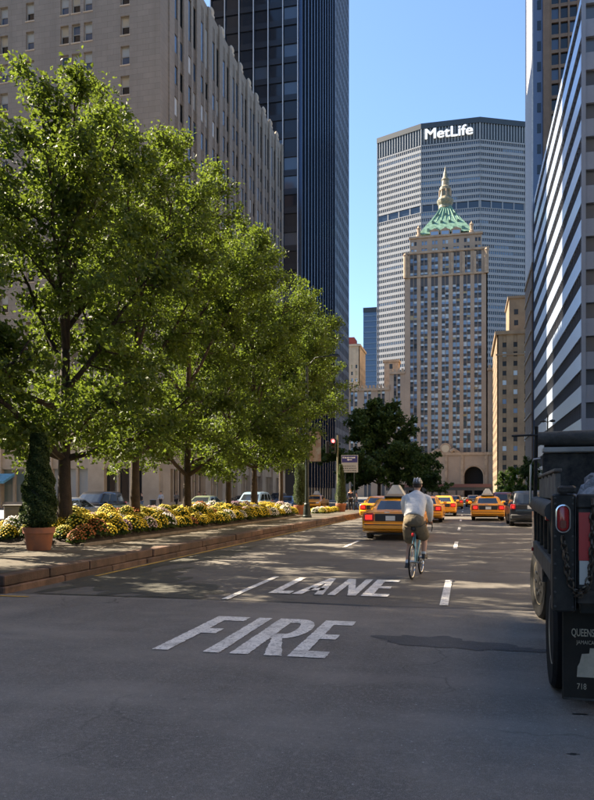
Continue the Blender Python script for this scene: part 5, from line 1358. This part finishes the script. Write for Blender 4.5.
cr = BP('crankset', MB().tube([(-.09, BB.y, BB.z), (-.10, .31, .20)], .011).tube([(.09, BB.y, BB.z), (.10, .57, .36)], .011).tube([(-.1, BB.y, BB.z), (.1, BB.y, BB.z)], .02), STEEL)
BP('chainring', MB().lathe([(.09, -.003), (.095, 0), (.09, .003)], 24, (.07, BB.y, BB.z), 'x'), PLASTIC)
for sx, py_, pz_ in ((-.15, .31, .20), (.15, .57, .36)): BP('pedal', MB().cbox(sx - .045, sx + .045, py_ - .045, py_ + .045, pz_ - .012, pz_ + .012, .004), PLASTIC)

rider = thing('person', 'cyclist in white long-sleeved top, khaki shorts and dark helmet riding away', 'person', (bx, by, 0), ang)
def build_person(root, J, cloth, hair=None, sub=2):
    """J: joint dictionary; one continuous body plus clothes as children"""
    V, E, Rr, ix = [], [], [], {}
    def j(n, p, r): ix[n] = len(V); V.append(tuple(p)); Rr.append(r)
    def e(a, b): E.append((ix[a], ix[b]))
    k = J.get('k', 1.0)
    for n, p, r in J['pts']: j(n, p, tuple(x*k for x in r) if hasattr(r, '__len__') else r*k)
    for a, b in J['edges']: e(a, b)
    body = mobj('body', skin_mesh(V, E, Rr, sub), J['skin'], root)
    for cname, names, grow, m in cloth:
        sel = [n for n in names if n in ix]; cv, cr_, mp = [], [], {}
        for n in sel:
            mp[n] = len(cv); cv.append(V[ix[n]]); g_ = grow if not isinstance(grow, dict) else grow.get(n, grow['*'])
            rr = Rr[ix[n]]; cr_.append(tuple(x*g_ for x in rr) if hasattr(rr, '__len__') else rr*g_)
        ce = [(mp[a], mp[b]) for a, b in J['edges'] if a in mp and b in mp]
        mobj(cname, skin_mesh(cv, ce, cr_, sub), m, root)
    return body
def add_hand(E_, pts, side, wrist, d, name):
    pass
RJ = {'skin': SKIN, 'pts': [
 ('pelvis', (0, .19, 1.08), (.165, .125)), ('lumbar', (0, .215, 1.15), (.15, .115)), ('waist', (0, .26, 1.24), (.145, .115)), ('chest', (0, .38, 1.43), (.18, .13)), ('upper', (0, .45, 1.55), (.165, .10)), ('neck', (0, .52, 1.645), .058),
 ('shl', (-.17, .45, 1.52), .05), ('ell', (-.235, .56, 1.27), .05), ('wrl', (-.205, .86, 1.08), .034), ('hal', (-.20, .93, 1.045), (.04, .026)),
 ('shr', (.17, .45, 1.52), .05), ('elr', (.235, .56, 1.27), .05), ('wrr', (.205, .86, 1.08), .034), ('har', (.20, .93, 1.045), (.04, .026)),
 ('hpl', (-.10, .22, .99), .105), ('thl', (-.125, .37, .81), .088), ('tml', (-.13, .45, .73), .075), ('knl', (-.125, .53, .64), .062), ('cal', (-.13, .40, .48), .062), ('anl', (-.135, .25, .27), .038), ('tol', (-.14, .38, .22), (.04, .03)),
 ('hpr', (.10, .22, .99), .105), ('thr', (.125, .41, .85), .088), ('tmr', (.13, .52, .80), .075), ('knr', (.125, .62, .74), .062), ('car', (.13, .56, .60), .06), ('anr', (.135, .50, .43), .038), ('tor', (.14, .64, .385), (.04, .03))],
 'edges': [('pelvis', 'lumbar'), ('lumbar', 'waist'), ('waist', 'chest'), ('chest', 'upper'), ('upper', 'neck'), ('upper', 'shl'), ('shl', 'ell'), ('ell', 'wrl'), ('wrl', 'hal'), ('upper', 'shr'), ('shr', 'elr'), ('elr', 'wrr'), ('wrr', 'har'),
  ('pelvis', 'hpl'), ('hpl', 'thl'), ('thl', 'tml'), ('tml', 'knl'), ('knl', 'cal'), ('cal', 'anl'), ('anl', 'tol'), ('pelvis', 'hpr'), ('hpr', 'thr'), ('thr', 'tmr'), ('tmr', 'knr'), ('knr', 'car'), ('car', 'anr'), ('anr', 'tor')]}
TOP = mat('white_sweater', (.70, .69, .68), .9, var=.12, vscale=6, bump=1.0, bscale=13)
SHORTS = mat('khaki_shorts', (.17, .135, .088), .9, var=.3, vscale=7, bump=1.0, bscale=15)
build_person(rider, RJ, [])
def RP(name, mb_, m, par=rider, sm=60):
    o = mb_.build(name, m, None, smooth=sm); o.parent = par; return o
def etube(mb_, path, rad, n=16, caps=(True, True)):              # elliptical tube whose wide axis stays level
    P_ = [Vector(p) for p in path]; rings = []
    for i, p in enumerate(P_):
        d = (P_[min(i+1, len(P_)-1)] - P_[max(i-1, 0)]).normalized(); ax = Vector((1, 0, 0)); ax = (ax - d*ax.dot(d)).normalized(); b_ = d.cross(ax)
        rx, ry = rad[i] if hasattr(rad[i], '__len__') else (rad[i], rad[i])
        rings.append([tuple(p + ax*rx*math.cos(2*math.pi*k/n)*(1 + .025*math.sin(5*k + 3*i)) + b_*ry*math.sin(2*math.pi*k/n)*(1 + .03*math.sin(4*k + 2*i))) for k in range(n)])
    return mb_.loft(rings, *caps)
sw = MB(); etube(sw, [(0, .175, 1.15), (0, .20, 1.175), (0, .235, 1.23), (0, .29, 1.31), (0, .35, 1.40), (0, .41, 1.49), (0, .455, 1.555), (0, .49, 1.605), (0, .515, 1.64)], [(.165, .13), (.185, .15), (.195, .155), (.198, .15), (.208, .148), (.215, .138), (.195, .115), (.13, .085), (.07, .065)], 20)
for s_ in (-1, 1): etube(sw, [(s_*.13, .44, 1.545), (s_*.205, .465, 1.50), (s_*.235, .50, 1.42), (s_*.24, .535, 1.33), (s_*.238, .57, 1.265), (s_*.228, .67, 1.20), (s_*.215, .78, 1.13), (s_*.208, .84, 1.09)], [.07, .09, .082, .074, .07, .062, .052, .042], 14)
RP('sweater', sw, TOP)
sh = MB(); etube(sh, [(0, .135, .975), (0, .15, 1.01), (0, .17, 1.07), (0, .20, 1.14), (0, .225, 1.20)], [(.10, .07), (.175, .125), (.20, .15), (.19, .145), (.17, .13)], 20)
for s_, k in ((-1, (.81, .73, .38, .46)), (1, (.855, .785, .42, .52))): etube(sh, [(s_*.095, .19, 1.04), (s_*.105, .26, .95), (s_*.12, k[2] - .03, k[0] + .02), (s_*.13, k[3] - .02, k[1] + .01), (s_*.131, k[3] + .01, k[1] - .02)], [.115, .128, .122, .116, .10], 14)
RP('shorts', sh, SHORTS)
RP('belt_loops', MB().box(-.10, -.04, .02, .035, 1.085, 1.09).box(.04, .10, .02, .035, 1.085, 1.09), SHORTS)
# head with face, ears, hair, helmet
def ell(c, rx, ry, rz, n=14, m=10, z0=-1, z1=1):
    rings = []
    for i in range(m + 1):
        v = z0 + (z1 - z0) * i / m; v = max(-.999, min(.999, v)); k = math.sqrt(1 - v*v)
        rings.append([(c[0] + rx*k*math.cos(2*math.pi*j/n), c[1] + ry*k*math.sin(2*math.pi*j/n), c[2] + rz*v) for j in range(n)])
    return MB().loft(rings, True, True)
hc = (0, .575, 1.775)
hd = RP('head', ell(hc, .078, .098, .118), SKIN)
RP('nose', ell((0, hc[1] + .10, hc[2] - .01), .014, .02, .024, 8, 6), SKIN, hd)
for s_ in (-1, 1):
    RP('ear', ell((s_*.08, hc[1] - .005, hc[2] - .01), .012, .022, .034, 8, 6), SKIN, hd); RP('eye', ell((s_*.032, hc[1] + .085, hc[2] + .015), .012, .01, .009, 8, 6), WHITE, hd)
RP('mouth', ell((0, hc[1] + .088, hc[2] - .055), .024, .008, .007, 8, 6), mat('lips', (.35, .12, .1), .5), hd)
RP('hair', ell((0, hc[1] - .014, hc[2] + .005), .083, .095, .105, 14, 8, -.55, .6), mat('dark_hair', (.03, .02, .015), .8), hd)
RP('neck', MB().tube([(0, .50, 1.60), (0, .545, 1.70)], [.058, .055], 12), SKIN, hd)
HELM = mat('helmet_shell', (.07, .072, .076), .3, coat=.4)
hl = RP('helmet', ell((0, hc[1] + .005, hc[2] + .035), .098, .135, .105, 16, 8, -.05, 1), HELM)
for k in (-.05, 0, .05): RP('helmet_vent', MB().tube([(k, hc[1] - .12 + abs(k)*.3, hc[2] + .065), (k*1.05, hc[1] - .06, hc[2] + .13), (k, hc[1] + .03, hc[2] + .143 - abs(k)*.25)], .010, 6), mat('helmet_pale', (.5, .5, .5), .4), hl)
# hands: palm plus five bent fingers closed on the bar
for s_ in (-1, 1):
    for k in range(4):
        q = s_ * (.172 + .019*k)
        RP('finger', MB().tube([(q, .925, 1.05), (q, .965, 1.045), (q, .975, 1.01), (q, .945, .998)], [.0095, .0095, .0085, .007], 7), SKIN)
    RP('thumb', MB().tube([(s_*.165, .90, 1.045), (s_*.155, .93, 1.03), (s_*.17, .955, 1.01)], [.011, .010, .008], 7), SKIN)
SHOE = mat('dark_shoe', (.03, .028, .028), .6); SOCK = mat('white_sock', (.6, .6, .58), .9)
for s_, (ay, az), (ty, tz) in ((-1, (.25, .27), (.40, .225)), (1, (.50, .43), (.66, .39))):
    sx = s_ * .138
    RP('shoe', MB().loft([[(sx - w_, y, z - .0), (sx - w_*.8, y, z + h), (sx + w_*.8, y, z + h), (sx + w_, y, z)] for y, z, w_, h in ((ay - .07, az - .075, .028, .07), (ay - .04, az - .08, .04, .10), (ay + .03, az - .08, .042, .10), (ty - .02, tz - .025, .05, .055), (ty + .05, tz - .018, .042, .035), (ty + .075, tz - .01, .02, .02))], True, True), SHOE)
    RP('sock', MB().tube([(s_*.1355, ay - .0, az - .0), (s_*.134, ay + (.035 if s_ < 0 else .015), az + .055)], [.045, .046], 10), SOCK)

# ---- pedestrians
def walker(label, X, Y, z, rz, top_m, leg_m, skin=SKIN, hair_m=None, step=1, hgt=1.72, group=None):
    t_ = thing('person', label, 'person', (X, Y, z), rz)
    q = .16 * step; k = hgt / 1.72
    S_ = lambda p: (p[0]*k, p[1]*k, p[2]*k)
    J = {'skin': skin, 'pts': [(n, S_(p), r) for n, p, r in [
     ('pelvis', (0, 0, .94), (.15, .10)), ('waist', (0, .01, 1.08), (.13, .09)), ('chest', (0, .01, 1.28), (.16, .11)), ('upper', (0, 0, 1.40), (.13, .08)), ('neck', (0, .01, 1.49), .055),
     ('head', (0, .03, 1.60), (.075, .09)), ('crown', (0, .02, 1.68), (.06, .07)),
     ('shl', (-.18, 0, 1.39), .06), ('ell', (-.235, -q*.7, 1.12), .045), ('wrl', (-.23, -q*.2 + .1, .90), .032), ('hal', (-.225, -q*.1 + .13, .83), (.035, .022)),
     ('shr', (.18, 0, 1.39), .06), ('elr', (.235, q*.4, 1.12), .045), ('wrr', (.23, q + .05, .90), .032), ('har', (.225, q + .08, .83), (.035, .022)),
     ('hpl', (-.09, 0, .88), .10), ('knl', (-.10, q + .04, .50), .062), ('anl', (-.10, q*1.6, .09), .04), ('tol', (-.105, q*1.6 + .13, .035), (.04, .03)),
     ('hpr', (.09, 0, .88), .10), ('knr', (.10, -q*.5 + .03, .50), .062), ('anr', (.10, -q*1.8, .10), .04), ('tor', (.105, -q*1.8 + .13, .035), (.04, .03))]],
     'edges': [('pelvis', 'waist'), ('waist', 'chest'), ('chest', 'upper'), ('upper', 'neck'), ('neck', 'head'), ('head', 'crown'), ('upper', 'shl'), ('shl', 'ell'), ('ell', 'wrl'), ('wrl', 'hal'), ('upper', 'shr'), ('shr', 'elr'), ('elr', 'wrr'), ('wrr', 'har'),
      ('pelvis', 'hpl'), ('hpl', 'knl'), ('knl', 'anl'), ('anl', 'tol'), ('pelvis', 'hpr'), ('hpr', 'knr'), ('knr', 'anr'), ('anr', 'tor')]}
    build_person(t_, J, [('shirt', ['pelvis', 'waist', 'chest', 'upper', 'shl', 'ell', 'wrl', 'shr', 'elr', 'wrr'], {'*': 1.2, 'pelvis': 1.1}, top_m),
                         ('trousers', ['pelvis', 'hpl', 'knl', 'anl', 'hpr', 'knr', 'anr'], {'*': 1.2, 'pelvis': 1.05, 'anl': 1.5, 'anr': 1.5}, leg_m)], sub=1)
    o = ell((0, .012*k, 1.655*k), .088, .10, .088, 10, 6, -.1, 1).build('hair', hair_m or MATS['dark_hair'], None, smooth=60); o.parent = t_
    return t_
CL = lambda n, c: mat('cloth_' + n, c, .9, var=.15)
NAVY, BLACKC, JEAN, SHIRT, REDC, GREYC = CL('navy', (.02, .025, .05)), CL('black', (.015, .015, .017)), CL('denim', (.13, .2, .32)), CL('pale_blue', (.42, .48, .58)), CL('red', (.2, .05, .05)), CL('grey', (.14, .14, .14))
walker('pedestrian in dark jacket and blue jeans just right of the second tree trunk', *(lambda Y: (x_at(142, Y), Y))(66.0), 0, R(100), BLACKC, JEAN)
walker('pedestrian in pale blue shirt before the hotel shop window', -30.0, y_at(161, -30), .145, R(170), SHIRT, BLACKC)
walker('pedestrian in dark clothes walking left of the third tree trunk', -30.0, y_at(176.5, -30), .145, R(0), GREYC, BLACKC, SKIN_D)
walker('pedestrian in red top right of the third tree trunk', -29.5, y_at(199, -29.5), .145, R(180), REDC, BLACKC)
walker('pedestrian in black right beside the one in the red top', -29.3, y_at(205, -29.3), .145, R(175), BLACKC, NAVY)
walker('pedestrian in navy coat standing on the median end by the far evergreen', x_at(350.5, 56), 56, KZ, R(20), NAVY, BLACKC, step=.4)
walker('pedestrian in grey top crossing behind the one in the navy coat', x_at(356.5, 64), 64, 0, R(80), GREYC, JEAN)

# ================================================================== street furniture
def lamp_post(X, Y, z, label, h=8.5, banner=False):
    t_ = thing('street_lamp', label, 'street lamp', (X, Y, z))
    def LP(n, mb_, m, sm=40): o = mb_.build(n, m, None, smooth=sm); o.parent = t_; return o
    LP('base', MB().lathe([(.26, 0), (.26, .1), (.22, .14), (.2, .5), (.16, .7), (.17, .74), (.13, .8)], 10), DARKMET)
    LP('pole', MB().lathe([(.115, .80), (.10, 2.0), (.07, h)], 10), DARKMET)
    LP('arm', MB().tube([(0, 0, h - .3), (.5, -.1, h + .2), (1.4, -.2, h + .25)], .035, 6), DARKMET)
    LP('lamp_head', MB().loft([[(1.3, -.3, h + .22), (1.9, -.36, h + .2), (1.9, -.1, h + .2), (1.3, -.1, h + .22)], [(1.35, -.27, h + .36), (1.8, -.3, h + .32), (1.8, -.14, h + .32), (1.35, -.14, h + .36)]], True, True), DARKMET)
    if banner:
        LP('banner', MB().box(.14, .78, -.012, .012, 3.1, 4.75), mat('banner_cloth', (.42, .42, .44), .8, col2=(.3, .14, .1), vscale=2.5), 0)
        LP('banner_arm', MB().tube([(0, 0, 4.78), (.82, 0, 4.78)], .018, 6), DARKMET)
        LP('banner_arm', MB().tube([(0, 0, 3.07), (.82, 0, 3.07)], .018, 6), DARKMET)
    return t_
lx, ly = gp(307, 517.5, KZ)
lamp_post(lx, ly, KZ, 'dark green lamp post with hanging banner on the median by the last tree', 8.6, True)
# globe lamp on the hotel pavement
gl_ = thing('globe_lamp', 'black post lamp with pale globe in front of the hotel, above the black vehicle', 'street lamp', (x_at(116, 60), 60, 0.145))
zg = z_at(471, x_at(116, 60), 60)
for nm, mb_, m in (('post', MB().lathe([(.12, 0), (.12, .3), (.07, .4), (.055, zg - .4), (.09, zg - .35)], 10), BLACKMET), ('globe', ell((0, 0, zg - .05), .23, .23, .27, 12, 8), mat('globe_glass', (.8, .76, .66), .4)), ('cap', MB().lathe([(.25, zg + .15), (.12, zg + .28), (.03, zg + .4)], 10), BLACKMET)):
    o = mb_.build(nm, m, None, smooth=50); o.parent = gl_
rl = thing('street_lamp', 'small dark double-headed lamp post rising behind the dump truck', 'street lamp', (7.8, y_at(547.5, 7.8), .152))
yr = y_at(547.5, 7.8); zr = z_at(419, 7.8, yr)
for nm, mb_ in (('pole', MB().lathe([(.16, 0), (.15, .8), (.09, .9), (.07, zr)], 10)), ('lamp_head', ell((-.45, 0, zr - .35), .28, .2, .14, 10, 6)), ('lamp_head', ell((.45, 0, zr - .35), .28, .2, .14, 10, 6)), ('arm', MB().tube([(-.45, 0, zr - .2), (0, 0, zr - .5), (.45, 0, zr - .2)], .04, 6)), ('finial', MB().lathe([(.08, zr), (.12, zr + .12), (.02, zr + .4)], 8))):
    o = mb_.build(nm, BLACKMET, None, smooth=50); o.parent = rl
lb = thing('litter_bin', 'dark mesh litter bin on the hotel pavement left of the pale-shirted pedestrian', 'bin', (-29.0, y_at(153, -29.0), .146))
for nm, mb_, m in (('drum', MB().lathe([(.27, 0), (.30, .85), (.32, .87), (.30, .89), (.27, .86), (.25, .1), (.01, .1)], 14), BLACKMET), ('rim', MB().tube([(.31*math.cos(2*math.pi*i/14), .31*math.sin(2*math.pi*i/14), .9) for i in range(15)], .02, 5), STEEL)):
    o = mb_.build(nm, m, None, smooth=40); o.parent = lb
# traffic signal and guide sign at the end of the median
Ys = 57.2; Xs = x_at(333.5, Ys)
ts = thing('traffic_signal', 'traffic signal showing red above the end of the median', 'traffic light', (Xs, Ys, KZ))
zc = z_at(446.5, Xs, Ys) - KZ
def SP(n, mb_, m, par=ts, sm=40): o = mb_.build(n, m, None, smooth=sm); o.parent = par; return o
SP('pole', MB().lathe([(.16, 0), (.16, .5), (.08, .6), (.07, zc + .9)], 10, (.32, .1, 0)), mat('olive_pole', (.11, .10, .05), .6))
SP('bracket', MB().tube([(.32, .1, zc + .62), (0, .1, zc + .62)], .03, 6).tube([(.32, .1, zc - .5), (0, .1, zc - .5)], .03, 6), BLACKMET)
hs = SP('housing', MB().cbox(-.17, .17, -.12, .12, zc - .55, zc + .65, .03), BLACKMET)
for k, m_ in ((0, mat('signal_red_lit', (.6, .05, .05), .3, emit=(1, .06, .07), estr=3.5)), (1, mat('signal_amber_off', (.06, .04, .01), .3)), (2, mat('signal_green_off', (.01, .05, .03), .3))):
    zz_ = zc + .43 - .38*k
    SP('lens', MB().lathe([(.135, 0), (.13, -.03), (.06, -.05), (.005, -.052)], 16, (0, -.12, zz_), 'y'), m_, hs)
    SP('visor', MB().loft([[(.15*math.cos(a), -.121 - d_, zz_ + .15*math.sin(a)) for a in [R(-20 + 220*i/10) for i in range(11)]] for d_ in (0, .2)], closed=False), BLACKMET, hs)
SP('side_housing', MB().cbox(-.62, -.36, -.1, .1, zc - .55, zc + .45, .03), BLACKMET)
SP('side_bracket', MB().tube([(-.36, 0, zc), (-.16, 0, zc)], .03, 6), BLACKMET)
Yg = 59.5 - 2.4; Xg0, Xg1 = x_at(341.3, Yg), x_at(358, Yg)
gs = thing('guide_sign', 'square sign, blue top with white arrow over white lower panel, by the signal', 'sign', ((Xg0+Xg1)/2, Yg, KZ))
hw_ = (Xg1 - Xg0)/2; za, zm, zb_ = [z_at(v, Xg0, Yg) - KZ for v in (455.2, 462.6, 472.5)]
def GPt(n, mb_, m, sm=0): o = mb_.build(n, m, None); o.parent = gs; return o
GPt('panel', MB().cbox(-hw_, hw_, -.02, .02, zb_, za, .006), mat('sign_white', (.36, .36, .35), .6))
GPt('blue_field', MB().box(-hw_ + .04, hw_ - .04, -.0245, -.0205, zm, za - .05), mat('sign_blue', (.035, .035, .16), .5))
GPt('arrow', MB().add([(-.22, -.028, zm + .22), (-.08, -.028, zm + .32), (-.08, -.028, zm + .25), (.2, -.028, zm + .25), (.2, -.028, zm + .19), (-.08, -.028, zm + .19), (-.08, -.028, zm + .12)], [tuple(range(6, -1, -1))]), WHITE)
mb = MB(); r = random.Random(3)
def scrib(z, h_, x0, x1, y=-.0285):
    x = x0
    while x < x1 - .05:
        l = r.uniform(.05, .13); mb.box(x, min(x + l, x1), y, y + .003, z, z + h_ * r.uniform(.7, 1)); x += l + r.uniform(.02, .06)
for z, h_ in ((zb_ + .46, .10), (zb_ + .28, .10), (zb_ + .11, .08)): scrib(z, h_, -hw_ + .15, hw_ - .15, -.0245)
GPt('small_print', mb, mat('sign_print', (.09, .09, .1), .7))
mb = MB(); scrib(za - .26, .13, -hw_ + .12, hw_ - .12); GPt('small_print', mb, WHITE)
for s_ in (-1, 1): GPt('post', MB().lathe([(.045, 0), (.045, za - .1)], 8, (s_*hw_*.55, .07, 0)), DARKMET)
